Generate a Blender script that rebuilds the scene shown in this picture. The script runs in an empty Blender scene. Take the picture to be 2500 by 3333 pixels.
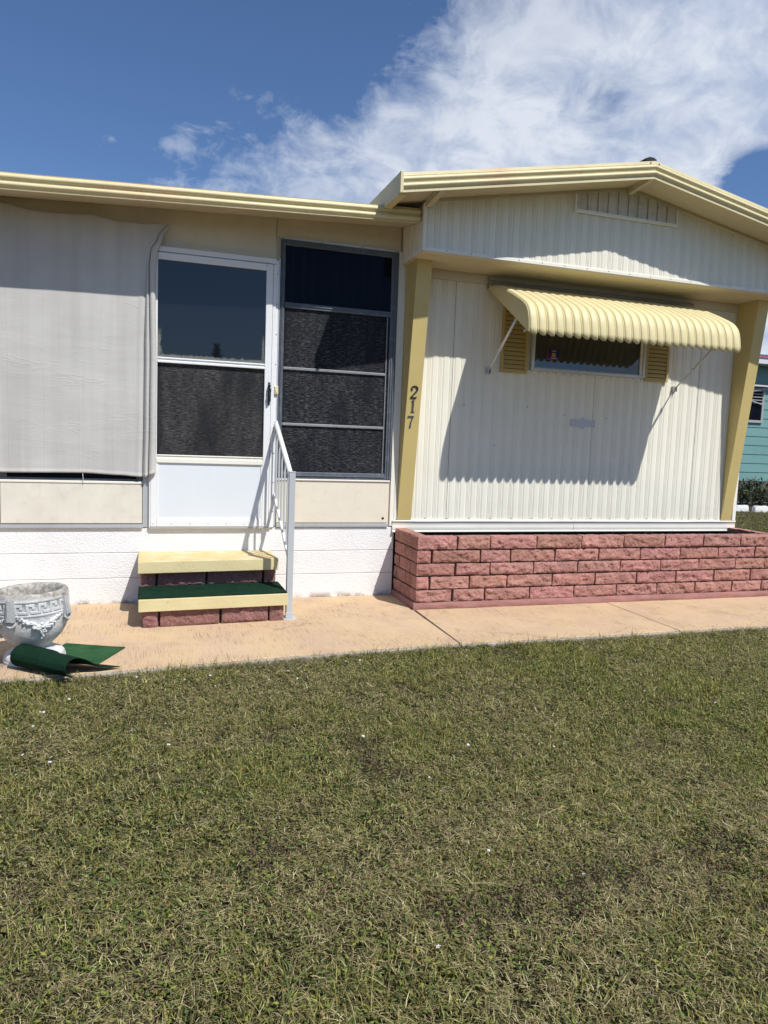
import bpy, bmesh, math, random
import numpy as np
from mathutils import Vector, Matrix, noise

random.seed(7)
SC = bpy.context.scene
COL = SC.collection
D = 5.863                       # depth of the house front wall from the viewpoint
R = math.radians

# ------------------------------------------------------------------ materials
def new_mat(name):
    m = bpy.data.materials.new(name)
    m.use_nodes = True
    nt = m.node_tree
    for n in list(nt.nodes):
        nt.nodes.remove(n)
    return m, nt

class NT:
    """tiny node-graph helper"""
    def __init__(s, nt):
        s.nt = nt
    def n(s, typ, **kw):
        x = s.nt.nodes.new(typ)
        for k, v in kw.items():
            setattr(x, k, v)
        return x
    def link(s, a, b):
        s.nt.links.new(a, b)
    def setin(s, sock, v):
        if isinstance(v, bpy.types.NodeSocket):
            s.nt.links.new(v, sock)
        else:
            sock.default_value = v
    def coord(s, scale=(1, 1, 1), out='Object', loc=(0, 0, 0)):
        tc = s.n('ShaderNodeTexCoord')
        mp = s.n('ShaderNodeMapping')
        mp.inputs['Scale'].default_value = scale
        mp.inputs['Location'].default_value = loc
        s.link(tc.outputs[out], mp.inputs['Vector'])
        return mp.outputs['Vector']
    def noise(s, vec, scale, detail=4, rough=0.55, dist=0.0):
        t = s.n('ShaderNodeTexNoise')
        s.link(vec, t.inputs['Vector'])
        t.inputs['Scale'].default_value = scale
        t.inputs['Detail'].default_value = detail
        t.inputs['Roughness'].default_value = rough
        t.inputs['Distortion'].default_value = dist
        return t.outputs['Fac']
    def ramp(s, fac, stops, mode='LINEAR'):
        r = s.n('ShaderNodeValToRGB')
        cr = r.color_ramp
        cr.interpolation = mode
        while len(cr.elements) < len(stops):
            cr.elements.new(0.5)
        for e, (p, c) in zip(cr.elements, stops):
            e.position = p
            e.color = (c, c, c, 1) if not isinstance(c, (tuple, list)) else (c[0], c[1], c[2], 1)
        s.setin(r.inputs['Fac'], fac)
        return r.outputs['Color']
    def mix(s, fac, a, b, mode='MIX'):
        m = s.n('ShaderNodeMixRGB', blend_type=mode)
        s.setin(m.inputs['Fac'], fac)
        for k, v in (('Color1', a), ('Color2', b)):
            if isinstance(v, (tuple, list)):
                v = (v[0], v[1], v[2], 1)
            s.setin(m.inputs[k], v)
        return m.outputs['Color']
    def math(s, op, a, b=0.0, c=0.0, clamp=False):
        m = s.n('ShaderNodeMath', operation=op, use_clamp=clamp)
        s.setin(m.inputs[0], a)
        s.setin(m.inputs[1], b)
        s.setin(m.inputs[2], c)
        return m.outputs[0]
    def sep(s, vec):
        x = s.n('ShaderNodeSeparateXYZ')
        s.link(vec, x.inputs[0])
        return x.outputs
    def bump(s, height, strength=0.3, dist=0.01, normal=None):
        b = s.n('ShaderNodeBump')
        b.inputs['Strength'].default_value = strength
        b.inputs['Distance'].default_value = dist
        s.setin(b.inputs['Height'], height)
        if normal is not None:
            s.link(normal, b.inputs['Normal'])
        return b.outputs['Normal']
    def bsdf(s, color, rough=0.6, normal=None, metallic=0.0, spec=0.4):
        b = s.n('ShaderNodeBsdfPrincipled')
        if isinstance(color, (tuple, list)):
            color = (color[0], color[1], color[2], 1)
        s.setin(b.inputs['Base Color'], color)
        s.setin(b.inputs['Roughness'], rough)
        s.setin(b.inputs['Metallic'], metallic)
        s.setin(b.inputs['Specular IOR Level'], spec)
        if normal is not None:
            s.link(normal, b.inputs['Normal'])
        return b
    def out(s, shader):
        o = s.n('ShaderNodeOutputMaterial')
        s.link(shader, o.inputs['Surface'])

def siding_mat():
    m, nt = new_mat('siding_cream'); g = NT(nt)
    v = g.coord(); xyz = g.sep(v)
    c = g.mix(g.ramp(g.noise(v, 1.6, 5, 0.6), [(0.3, 0), (0.7, 1)]), (0.765, 0.74, 0.635), (0.825, 0.80, 0.69))
    st = g.ramp(g.noise(g.coord((24, 24, 0.8)), 1.0, 4, 0.6), [(0.48, 0), (0.74, 1)])
    c = g.mix(g.math('MULTIPLY', st, 0.10), c, (0.45, 0.39, 0.28))
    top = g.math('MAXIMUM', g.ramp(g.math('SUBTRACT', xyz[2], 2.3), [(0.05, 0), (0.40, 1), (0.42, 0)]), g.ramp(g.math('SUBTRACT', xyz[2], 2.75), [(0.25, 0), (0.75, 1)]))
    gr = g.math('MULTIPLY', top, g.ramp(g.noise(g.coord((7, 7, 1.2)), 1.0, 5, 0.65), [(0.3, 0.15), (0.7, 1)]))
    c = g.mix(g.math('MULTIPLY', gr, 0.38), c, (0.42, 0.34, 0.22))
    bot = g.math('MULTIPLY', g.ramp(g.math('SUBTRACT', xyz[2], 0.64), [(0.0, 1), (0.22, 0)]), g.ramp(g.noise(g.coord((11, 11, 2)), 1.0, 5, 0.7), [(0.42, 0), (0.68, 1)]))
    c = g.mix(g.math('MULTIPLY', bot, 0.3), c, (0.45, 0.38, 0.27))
    b = g.bsdf(c, 0.5, g.bump(g.noise(v, 6, 3), 0.12, 0.01), 0, 0.35)
    g.out(b.outputs[0])
    return m

def painted(name, col, var=0.12, rough=0.5, streak=0.0, grime=(0.32, 0.28, 0.2), bump=0.08, bscale=60,
            spec=0.35, dirt=0.12, metallic=0.0):
    """weathered painted sheet: soft mottling, run-down streaks, faint bump"""
    m, nt = new_mat(name)
    g = NT(nt)
    v = g.coord()
    n1 = g.noise(v, 1.7, 5, 0.6)
    n2 = g.noise(v, 14, 5, 0.65)
    dark = tuple(c * (1 - var) for c in col)
    lite = tuple(min(1, c * (1 + var * 0.5)) for c in col)
    c = g.mix(g.ramp(n1, [(0.3, 0.0), (0.7, 1.0)]), dark, lite)
    c = g.mix(g.math('MULTIPLY', g.ramp(n2, [(0.52, 0.0), (0.75, 1.0)]), dirt), c, grime)
    if streak > 0:
        vs = g.coord((26, 26, 0.9))
        st = g.ramp(g.noise(vs, 1.0, 3, 0.6), [(0.5, 0.0), (0.72, 1.0)])
        c = g.mix(g.math('MULTIPLY', st, streak), c, grime)
    nb = g.noise(v, bscale, 4, 0.6)
    b = g.bsdf(c, rough, g.bump(nb, bump, 0.004), metallic, spec)
    g.out(b.outputs[0])
    return m

M = {}
M['fascia'] = painted('fascia_yellow', (0.68, 0.575, 0.29), 0.08, 0.45, 0.05, grime=(0.5, 0.33, 0.22), dirt=0.16, bump=0.05)
M['post'] = painted('post_yellow', (0.56, 0.445, 0.18), 0.08, 0.5, 0.04, dirt=0.12)
M['awning'] = painted('awning_yellow', (0.69, 0.60, 0.335), 0.07, 0.5, 0.06, dirt=0.14, bump=0.03)
M['underside'] = painted('underside_cream', (0.62, 0.55, 0.38), 0.08, 0.5, 0.0, dirt=0.15)
M['soffit'] = painted('soffit_tan', (0.56, 0.50, 0.37), 0.1, 0.6, 0.05, grime=(0.25, 0.2, 0.12), dirt=0.2)
M['porch_wall'] = painted('porch_wall_cream', (0.64, 0.585, 0.47), 0.08, 0.6, 0.08, grime=(0.42, 0.34, 0.22), dirt=0.2)
M['panel'] = painted('panel_cream', (0.74, 0.68, 0.56), 0.08, 0.55, 0.06, grime=(0.5, 0.42, 0.3), dirt=0.25)
M['stained_panel'] = painted('panel_cream_stained', (0.72, 0.685, 0.59), 0.16, 0.55, 0.1, grime=(0.48, 0.43, 0.34), dirt=0.4)
M['siding'] = painted('siding_cream', (0.80, 0.775, 0.665), 0.04, 0.5, 0.055, grime=(0.42, 0.36, 0.26), dirt=0.06, bump=0.03)
M['siding'] = siding_mat()
M['trim'] = painted('trim_cream', (0.82, 0.795, 0.71), 0.06, 0.45, 0.06, grime=(0.5, 0.46, 0.38), dirt=0.1)
M['door'] = painted('door_white', (0.78, 0.79, 0.80), 0.04, 0.4, 0.04, grime=(0.6, 0.58, 0.52), dirt=0.1, bump=0.04)
M['kick'] = painted('door_kick_white', (0.70, 0.74, 0.78), 0.03, 0.45, 0.0, grime=(0.6, 0.6, 0.58), dirt=0.1, bump=0.12, bscale=220)
M['alu'] = painted('aluminium_grey', (0.55, 0.57, 0.58), 0.12, 0.38, 0.1, grime=(0.3, 0.3, 0.28), dirt=0.25, metallic=0.35)
M['alu_dark'] = painted('aluminium_dark', (0.105, 0.12, 0.145), 0.25, 0.45, 0.2, grime=(0.24, 0.25, 0.27), dirt=0.5)
M['alu_mid'] = painted('aluminium_mid', (0.24, 0.25, 0.26), 0.2, 0.45, 0.2, grime=(0.1, 0.1, 0.11), dirt=0.4)
M['rail'] = painted('rail_grey', (0.46, 0.485, 0.50), 0.1, 0.4, 0.1, grime=(0.4, 0.41, 0.4), dirt=0.3, bump=0.05)
M['rail_white'] = painted('rail_white', (0.80, 0.81, 0.80), 0.05, 0.4, 0.03, dirt=0.1, bump=0.05)
M['hood'] = painted('hood_grey', (0.33, 0.31, 0.27), 0.1, 0.45, 0.05, dirt=0.2)
M['shutter'] = painted('shutter_ochre', (0.50, 0.38, 0.145), 0.1, 0.55, 0.05, dirt=0.12)
M['shutter_dark'] = painted('shutter_shadow', (0.09, 0.065, 0.025), 0.2, 0.8)
M['black'] = painted('black_plastic', (0.02, 0.021, 0.023), 0.2, 0.45, grime=(0.06, 0.06, 0.06), dirt=0.2)
M['dark'] = painted('dark_void', (0.012, 0.012, 0.013), 0.2, 0.8, grime=(0.03, 0.028, 0.025))
M['bell'] = painted('bell_ivory', (0.72, 0.66, 0.44), 0.05, 0.4)
M['screw'] = painted('screw_dark', (0.10, 0.09, 0.08), 0.2, 0.5)
M['plate'] = painted('plate_grey', (0.52, 0.545, 0.60), 0.05, 0.4, 0.15, grime=(0.44, 0.47, 0.53), dirt=0.3)
M['vent'] = painted('vent_cream', (0.66, 0.62, 0.54), 0.12, 0.65, 0.3, grime=(0.2, 0.18, 0.14), dirt=0.4, bump=0.5, bscale=130)
M['number_black'] = painted('number_black', (0.03, 0.033, 0.032), 0.2, 0.4)
M['number_grey'] = painted('number_grey', (0.085, 0.088, 0.086), 0.25, 0.4, grime=(0.2, 0.2, 0.2), dirt=0.5)
M['blue_sticker'] = painted('sticker_blue', (0.012, 0.012, 0.13), 0.05, 0.4)
M['red_sticker'] = painted('sticker_red', (0.35, 0.02, 0.07), 0.05, 0.4)
M['gold_sticker'] = painted('sticker_gold', (0.55, 0.36, 0.05), 0.05, 0.4)
M['white_ink'] = painted('white_ink', (0.75, 0.75, 0.78), 0.02, 0.5)
M['black_ink'] = painted('black_ink', (0.03, 0.02, 0.01), 0.02, 0.5)
M['frame_far'] = painted('neighbour_frame', (0.36, 0.36, 0.36), 0.1, 0.6)
M['white_far'] = painted('neighbour_white', (0.62, 0.63, 0.66), 0.06, 0.6)
M['pink'] = painted('roof_edge_pink', (0.42, 0.09, 0.2), 0.1, 0.6)
M['far_roof'] = painted('neighbour_roof', (0.11, 0.12, 0.13), 0.2, 0.8)
M['teal'] = painted('neighbour_teal', (0.155, 0.305, 0.295), 0.06, 0.6, 0.03, grime=(0.12, 0.2, 0.2), dirt=0.1)
M['lattice'] = painted('lattice_grey', (0.10, 0.105, 0.11), 0.2, 0.8, dirt=0.3)
M['edging'] = painted('edging_white', (0.76, 0.76, 0.75), 0.08, 0.7, bump=0.4, bscale=25)
M['petal'] = painted('petal_white', (0.80, 0.78, 0.84), 0.04, 0.6)
M['petal_eye'] = painted('petal_eye', (0.6, 0.5, 0.2), 0.04, 0.6)
M['twig'] = painted('twig_brown', (0.13, 0.1, 0.07), 0.2, 0.8)
M['soil'] = painted('soil_dark', (0.05, 0.038, 0.028), 0.4, 0.95, bump=1.0, bscale=40)
M['roof'] = painted('roof_white', (0.62, 0.6, 0.55), 0.1, 0.6)
M['bark'] = painted('bark_brown', (0.12, 0.09, 0.065), 0.3, 0.9, bump=0.8, bscale=20)

def m_fascia():
    """porch / gable fascia: yellow with the two faded pink patches"""
    m, nt = new_mat('fascia_faded'); g = NT(nt)
    v = g.coord()
    n1 = g.noise(v, 2.3, 5, 0.6)
    c = g.mix(g.ramp(n1, [(0.3, 0), (0.7, 1)]), (0.63, 0.545, 0.315), (0.71, 0.63, 0.385))
    xyz = g.sep(v)
    def patch(x0, w):
        d = g.math('DIVIDE', g.math('ABSOLUTE', g.math('SUBTRACT', xyz[0], x0)), w)
        return g.math('SUBTRACT', 1.0, d, clamp=True)
    p = g.math('ADD', patch(-0.05, 0.42), patch(2.45, 0.22))
    p = g.math('MULTIPLY', p, g.ramp(g.noise(v, 6, 4), [(0.35, 0.1), (0.7, 1.0)]))
    c = g.mix(g.math('MULTIPLY', p, 0.5), c, (0.70, 0.36, 0.24))
    st = g.ramp(g.noise(g.coord((28, 28, 2.5)), 1.0, 4, 0.65), [(0.5, 0), (0.75, 1)])
    c = g.mix(g.math('MULTIPLY', st, 0.20), c, (0.4, 0.33, 0.2))
    b = g.bsdf(c, 0.45, g.bump(g.noise(v, 40, 3), 0.04, 0.004), 0, 0.35)
    g.out(b.outputs[0])
    return m
M['fascia'] = m_fascia()

def m_block():
    m, nt = new_mat('block_white_stucco'); g = NT(nt)
    v = g.coord()
    n1 = g.noise(v, 3, 4)
    c = g.mix(g.ramp(n1, [(0.3, 0), (0.7, 1)]), (0.80, 0.80, 0.79), (0.87, 0.87, 0.86))
    xyz = g.sep(v)
    low = g.math('SUBTRACT', 1.0, g.math('DIVIDE', xyz[2], 0.05), clamp=True)
    low = g.math('MULTIPLY', low, g.ramp(g.noise(v, 9, 5, 0.7), [(0.42, 0), (0.6, 1)]))
    c = g.mix(low, c, (0.3, 0.26, 0.2))
    sp = g.ramp(g.noise(v, 18, 5, 0.7), [(0.62, 0), (0.72, 1)])
    c = g.mix(g.math('MULTIPLY', sp, 0.12), c, (0.55, 0.5, 0.42))
    vs = g.coord((75, 75, 110))
    h = g.math('ADD', g.ramp(g.noise(vs, 1.0, 5, 0.65), [(0.3, 0), (0.7, 1)]), g.math('MULTIPLY', g.noise(v, 260, 3), 0.4))
    b = g.bsdf(c, 0.7, g.bump(h, 0.55, 0.006), 0, 0.25)
    g.out(b.outputs[0])
    return m
M['block'] = m_block()

def m_brick(name, col, soot=0.3):
    m, nt = new_mat(name); g = NT(nt)
    v = g.coord()
    at = g.n('ShaderNodeAttribute'); at.attribute_name = 'tone'
    n1 = g.noise(v, 9, 5, 0.65)
    n2 = g.noise(v, 90, 4, 0.7)
    dark = tuple(x * 0.66 for x in col)
    c = g.mix(g.ramp(n1, [(0.32, 0), (0.68, 1)]), dark, col)
    c = g.mix(g.math('MULTIPLY', g.ramp(n2, [(0.35, 1), (0.55, 0)]), 0.55), c, tuple(x * 0.35 for x in col))
    c = g.mix(g.math('MULTIPLY', g.ramp(n2, [(0.6, 0), (0.75, 1)]), 0.35), c, (min(1, col[0] * 1.25), col[1] * 1.55, col[2] * 1.5))
    c = g.mix(g.math('MULTIPLY', g.ramp(g.noise(v, 4.2, 6, 0.7), [(0.5, 0), (0.72, 1)]), soot), c, (0.07, 0.04, 0.035))
    c = g.mix(1.0, c, at.outputs['Color'], 'MULTIPLY')
    h = g.math('ADD', g.noise(v, 55, 6, 0.75), g.math('MULTIPLY', g.noise(v, 210, 3, 0.6), 0.5))
    b = g.bsdf(c, 0.9, g.bump(h, 1.0, 0.026), 0, 0.15)
    g.out(b.outputs[0])
    return m
M['brick'] = m_brick('split_brick_pink', (0.83, 0.42, 0.35), 0.13)
M['brick_dark'] = m_brick('split_brick_maroon', (0.58, 0.30, 0.26), 0.42)
M['mortar'] = painted('mortar_grey', (0.13, 0.095, 0.085), 0.25, 0.95, bump=0.8, bscale=70, dirt=0.3, grime=(0.07, 0.05, 0.04))
M['mortar_dark'] = painted('mortar_dark', (0.05, 0.04, 0.038), 0.3, 0.95, bump=0.8, bscale=70, dirt=0.3, grime=(0.03, 0.025, 0.02))
M['footing'] = painted('footing_pink', (0.38, 0.185, 0.16), 0.35, 0.95, streak=0.3, bump=1.0, bscale=35, dirt=0.7, grime=(0.24, 0.16, 0.13))

def m_path():
    m, nt = new_mat('path_painted_concrete'); g = NT(nt)
    v = g.coord()
    xyz = g.sep(v)
    n1 = g.noise(v, 1.3, 6, 0.6)
    c = g.mix(g.ramp(n1, [(0.32, 0), (0.68, 1)]), (0.515, 0.36, 0.245), (0.575, 0.42, 0.285))
    # the yellower, worn middle with a paler smoother border
    n2 = g.noise(v, 3.2, 5, 0.65)
    c = g.mix(g.math('MULTIPLY', g.ramp(n2, [(0.40, 0), (0.60, 1)]), 0.8), c, (0.585, 0.43, 0.255))
    # broom grooves running from the house to the lawn, breaking up in patches
    vb = g.coord((150, 5.5, 1))
    br = g.ramp(g.noise(vb, 1.0, 4, 0.7), [(0.53, 0), (0.64, 1)])
    patch = g.ramp(g.noise(v, 2.4, 4, 0.6), [(0.4, 0), (0.62, 1)])
    sp = g.ramp(g.noise(v, 120, 3, 0.7), [(0.54, 0), (0.66, 1)])
    wear = g.math('MULTIPLY', g.math('MULTIPLY', br, g.math('ADD', g.math('MULTIPLY', patch, 0.8), 0.2)), 0.85)
    wear = g.math('MAXIMUM', wear, g.math('MULTIPLY', g.math('MULTIPLY', sp, patch), 0.7))
    c = g.mix(wear, c, (0.19, 0.125, 0.075))
    # grey stain patches
    st = g.ramp(g.noise(g.coord((1.2, 1.6, 1)), 2.1, 6, 0.7), [(0.55, 0), (0.74, 1)])
    c = g.mix(g.math('MULTIPLY', st, 0.42), c, (0.33, 0.235, 0.17))
    hl = g.n('ShaderNodeTexVoronoi', feature='DISTANCE_TO_EDGE'); hl.inputs['Scale'].default_value = 0.9
    vd = g.n('ShaderNodeVectorMath', operation='ADD'); g.link(v, vd.inputs[0])
    cmb = g.n('ShaderNodeCombineXYZ'); g.link(g.math('MULTIPLY', g.noise(v, 4, 5, 0.7), 0.35), cmb.inputs[0]); g.link(g.math('MULTIPLY', g.noise(v, 5, 5, 0.7), 0.35), cmb.inputs[1])
    g.link(cmb.outputs[0], vd.inputs[1]); g.link(vd.outputs[0], hl.inputs['Vector'])
    ck = g.math('MULTIPLY', g.ramp(hl.outputs['Distance'], [(0.0, 1), (0.006, 0)]), g.ramp(g.noise(v, 1.1, 2), [(0.5, 0), (0.6, 1)]))
    c = g.mix(g.math('MULTIPLY', ck, 0.6), c, (0.16, 0.11, 0.075))
    # dark grey spill at the left by the urn
    dx = g.math('DIVIDE', g.math('ADD', xyz[0], 0.95), 0.35)
    dy = g.math('DIVIDE', g.math('SUBTRACT', xyz[1], 4.42), 0.22)
    rr = g.math('SQRT', g.math('ADD', g.math('MULTIPLY', dx, dx), g.math('MULTIPLY', dy, dy)))
    rr = g.math('ADD', rr, g.math('MULTIPLY', g.math('SUBTRACT', g.noise(v, 7, 5), 0.5), 1.2))
    c = g.mix(g.math('MULTIPLY', g.ramp(rr, [(0.55, 1), (0.95, 0)]), 0.75), c, (0.19, 0.14, 0.115))
    h = g.math('SUBTRACT', g.math('MULTIPLY', g.noise(v, 180, 4), 0.3), g.math('MULTIPLY', br, 0.7))
    b = g.bsdf(c, 0.85, g.bump(h, 0.25, 0.004), 0, 0.2)
    g.out(b.outputs[0])
    return m
M['path'] = m_path()
M['concrete'] = painted('bare_concrete', (0.42, 0.38, 0.33), 0.25, 0.95, bump=0.9, bscale=60, dirt=0.5, grime=(0.22, 0.19, 0.15))

def m_tread():
    m, nt = new_mat('tread_worn_yellow'); g = NT(nt)
    v = g.coord()
    geo = g.n('ShaderNodeNewGeometry')
    nz = g.sep(geo.outputs['Normal'])[2]
    c = g.mix(g.ramp(g.noise(v, 5, 5), [(0.3, 0), (0.7, 1)]), (0.60, 0.515, 0.275), (0.68, 0.59, 0.335))
    worn = g.mix(g.ramp(g.noise(g.coord((6, 20, 20)), 1.0, 6, 0.75), [(0.42, 0), (0.62, 1)]), (0.60, 0.44, 0.18), (0.72, 0.62, 0.42))
    c = g.mix(g.ramp(nz, [(0.6, 0), (0.9, 1)]), c, worn)
    pits = g.ramp(g.noise(v, 55, 4, 0.7), [(0.64, 0), (0.70, 1)])
    c = g.mix(g.math('MULTIPLY', pits, 0.45), c, (0.25, 0.19, 0.1))
    h = g.math('ADD', g.noise(v, 45, 5, 0.7), g.math('MULTIPLY', pits, -0.6))
    b = g.bsdf(c, 0.7, g.bump(h, 0.35, 0.008), 0, 0.25)
    g.out(b.outputs[0])
    return m
M['tread'] = m_tread()

def m_turf(name, col, lite):
    m, nt = new_mat(name); g = NT(nt)
    v = g.coord()
    n = g.noise(v, 420, 3, 0.8)
    c = g.mix(g.ramp(n, [(0.35, 0), (0.7, 1)]), col, lite)
    c = g.mix(g.math('MULTIPLY', g.ramp(g.noise(v, 12, 4), [(0.35, 1), (0.6, 0)]), 0.45), c, tuple(x * 0.5 for x in col))
    fl = g.ramp(g.noise(v, 150, 2, 0.5), [(0.73, 0), (0.76, 1)])
    c = g.mix(g.math('MULTIPLY', fl, 0.25), c, (0.45, 0.45, 0.38))
    b = g.bsdf(c, 0.95, g.bump(n, 1.0, 0.006), 0, 0.1)
    g.out(b.outputs[0])
    return m
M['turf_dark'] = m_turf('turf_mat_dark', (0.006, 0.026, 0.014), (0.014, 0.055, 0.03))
M['turf'] = m_turf('turf_mat_sunlit', (0.026, 0.095, 0.038), (0.06, 0.165, 0.07))  # brighter copy of the turf, sunlight put into its colour

def m_tarp():
    m, nt = new_mat('tarp_canvas'); g = NT(nt)
    v = g.coord()
    c = g.mix(g.ramp(g.noise(v, 2.2, 4), [(0.3, 0), (0.7, 1)]), (0.53, 0.52, 0.50), (0.61, 0.60, 0.575))
    st = g.ramp(g.noise(g.coord((9, 1, 0.35)), 1.0, 4, 0.6), [(0.42, 0), (0.68, 1)])
    c = g.mix(g.math('MULTIPLY', st, 0.30), c, (0.37, 0.36, 0.34))
    xyz = g.sep(v)
    # pressed vertical seams of the folded cloth
    seam = g.math('ABSOLUTE', g.math('SUBTRACT', g.math('FRACT', g.math('DIVIDE', g.math('ADD', xyz[0], 2.0), 0.235)), 0.5))
    seam = g.ramp(seam, [(0.0, 1), (0.022, 0)])
    w1 = g.ramp(g.noise(g.coord((2.2, 1, 13)), 1.0, 3, 0.5, 0.6), [(0.475, 0), (0.5, 1), (0.525, 0)])
    msk = g.ramp(g.noise(g.coord((1.6, 1, 2.2)), 1.4, 2), [(0.45, 0), (0.6, 1)])
    w1 = g.math('MULTIPLY', w1, msk)
    fine = g.noise(g.coord((40, 1, 140)), 1.0, 4, 0.7)
    weave = g.noise(v, 500, 2, 0.6)
    h = g.math('ADD', g.math('MULTIPLY', seam, 0.35), g.math('MULTIPLY', w1, 0.5))
    h = g.math('ADD', h, g.math('MULTIPLY', fine, 0.3))
    h = g.math('ADD', h, g.math('MULTIPLY', weave, 0.15))
    d = g.bsdf(c, 0.9, g.bump(h, 0.32, 0.006), 0, 0.1)
    t = g.n('ShaderNodeBsdfTranslucent')
    g.link(c, t.inputs['Color'])
    mx = g.n('ShaderNodeMixShader'); mx.inputs[0].default_value = 0.08
    g.link(d.outputs[0], mx.inputs[1]); g.link(t.outputs[0], mx.inputs[2])
    g.out(mx.outputs[0])
    return m
M['tarp'] = m_tarp()

def m_urn():
    m, nt = new_mat('urn_whitewash'); g = NT(nt)
    v = g.coord()
    geo = g.n('ShaderNodeNewGeometry')
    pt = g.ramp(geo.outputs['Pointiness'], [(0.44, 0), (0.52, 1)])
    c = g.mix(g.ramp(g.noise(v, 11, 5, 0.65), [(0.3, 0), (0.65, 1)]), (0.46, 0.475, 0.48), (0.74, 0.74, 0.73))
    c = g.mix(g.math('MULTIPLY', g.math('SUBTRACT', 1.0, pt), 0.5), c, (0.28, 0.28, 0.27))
    sp = g.ramp(g.noise(v, 95, 4, 0.75), [(0.56, 0), (0.66, 1)])
    c = g.mix(g.math('MULTIPLY', sp, 0.5), c, (0.33, 0.33, 0.32))
    xyz = g.sep(v)
    # rim and inside: bare stained concrete
    rim = g.math('ADD', xyz[2], g.math('MULTIPLY', g.math('SUBTRACT', g.noise(v, 22, 4), 0.5), 0.05))
    rimf = g.ramp(rim, [(0.375, 0), (0.40, 1)])
    stain = g.mix(g.ramp(g.noise(v, 30, 5, 0.7), [(0.38, 0), (0.62, 1)]), (0.16, 0.13, 0.095), (0.50, 0.47, 0.42))
    ddx = g.math('ADD', xyz[0], 0.626); ddy = g.math('SUBTRACT', xyz[1], 4.47)
    rad = g.math('SQRT', g.math('ADD', g.math('MULTIPLY', ddx, ddx), g.math('MULTIPLY', ddy, ddy)))
    ins = g.math('MULTIPLY', g.ramp(rad, [(0.172, 1), (0.178, 0)]), g.ramp(xyz[2], [(0.22, 0), (0.23, 1)]))
    rimf = g.math('MAXIMUM', rimf, ins)
    c = g.mix(g.math('MULTIPLY', rimf, 0.85), c, stain)
    h = g.math('ADD', g.noise(v, 42, 5, 0.7), g.math('MULTIPLY', g.noise(v, 160, 3, 0.6), 0.6))
    b = g.bsdf(c, 0.85, g.bump(h, 0.55, 0.008), 0, 0.2)
    g.out(b.outputs[0])
    return m
M['urn'] = m_urn()

def m_glass(name, base, refl, tint=(0.9, 0.95, 1.0), rough=0.02, streak=0.0, fres=0.5):
    m, nt = new_mat(name); g = NT(nt)
    v = g.coord()
    c = base
    if streak > 0:
        st = g.ramp(g.noise(g.coord((30, 1, 1.2)), 1.0, 4, 0.6), [(0.5, 0), (0.75, 1)])
        c = g.mix(g.math('MULTIPLY', st, streak), base, (0.16, 0.17, 0.18))
    d = g.bsdf(c, 0.5, None, 0, 0.0)
    gl = g.n('ShaderNodeBsdfGlossy')
    gl.inputs['Roughness'].default_value = rough
    gl.inputs['Color'].default_value = (*tint, 1)
    lw = g.n('ShaderNodeLayerWeight'); lw.inputs['Blend'].default_value = 0.25
    f = g.math('ADD', refl, g.math('MULTIPLY', lw.outputs['Fresnel'], fres), clamp=True)
    mx = g.n('ShaderNodeMixShader')
    g.link(f, mx.inputs[0]); g.link(d.outputs[0], mx.inputs[1]); g.link(gl.outputs[0], mx.inputs[2])
    g.out(mx.outputs[0])
    return m
M['glass_dark'] = m_glass('glass_window_dark', (0.0035, 0.005, 0.009), 0.004, (0.7, 0.78, 1.0), streak=0.05, fres=0.12)
M['glass_small'] = m_glass('glass_small_window', (0.018, 0.019, 0.021), 0.07, (0.8, 0.9, 1.0))

def m_door_glass():
    """upper pane of the storm door, film peeling off along its bottom and sides"""
    m, nt = new_mat('glass_door_peeling_film'); g = NT(nt)
    v = g.coord()
    xyz = g.sep(v)
    nz = g.math('MULTIPLY', g.math('SUBTRACT', g.noise(v, 26, 6, 0.7), 0.5), 0.075)
    bot = g.math('ADD', g.math('SUBTRACT', xyz[2], 1.892), nz)
    lef = g.math('ADD', g.math('SUBTRACT', xyz[0], 0.069), nz)
    rig = g.math('ADD', g.math('SUBTRACT', 0.879, xyz[0]), g.math('MULTIPLY', nz, 0.6))
    low = g.ramp(xyz[2], [(0.0, 1), (1.0, 1)])
    hl = g.ramp(g.math('SUBTRACT', xyz[2], 1.72), [(0.33, 1), (0.40, 0)])
    e = g.math('MAXIMUM', g.ramp(bot, [(0.022, 1), (0.028, 0)]),
               g.math('MULTIPLY', g.math('MAXIMUM', g.ramp(lef, [(0.016, 1), (0.03, 0)]), g.ramp(rig, [(0.016, 1), (0.028, 0)])), hl))
    film = g.mix(g.ramp(g.noise(v, 130, 4, 0.7), [(0.4, 0), (0.6, 1)]), (0.10, 0.105, 0.095), (0.20, 0.205, 0.185))
    c = g.mix(e, (0.007, 0.009, 0.013), film)
    d = g.bsdf(c, 0.6, None, 0, 0.0)
    gl = g.n('ShaderNodeBsdfGlossy')
    gl.inputs['Roughness'].default_value = 0.02
    gl.inputs['Color'].default_value = (0.85, 0.88, 0.92, 1)
    f = g.math('MULTIPLY', g.math('SUBTRACT', 1.0, e), 0.058)
    mx = g.n('ShaderNodeMixShader')
    g.link(f, mx.inputs[0]); g.link(d.outputs[0], mx.inputs[1]); g.link(gl.outputs[0], mx.inputs[2])
    g.out(mx.outputs[0])
    return m
M['glass_door'] = m_door_glass()

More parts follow.
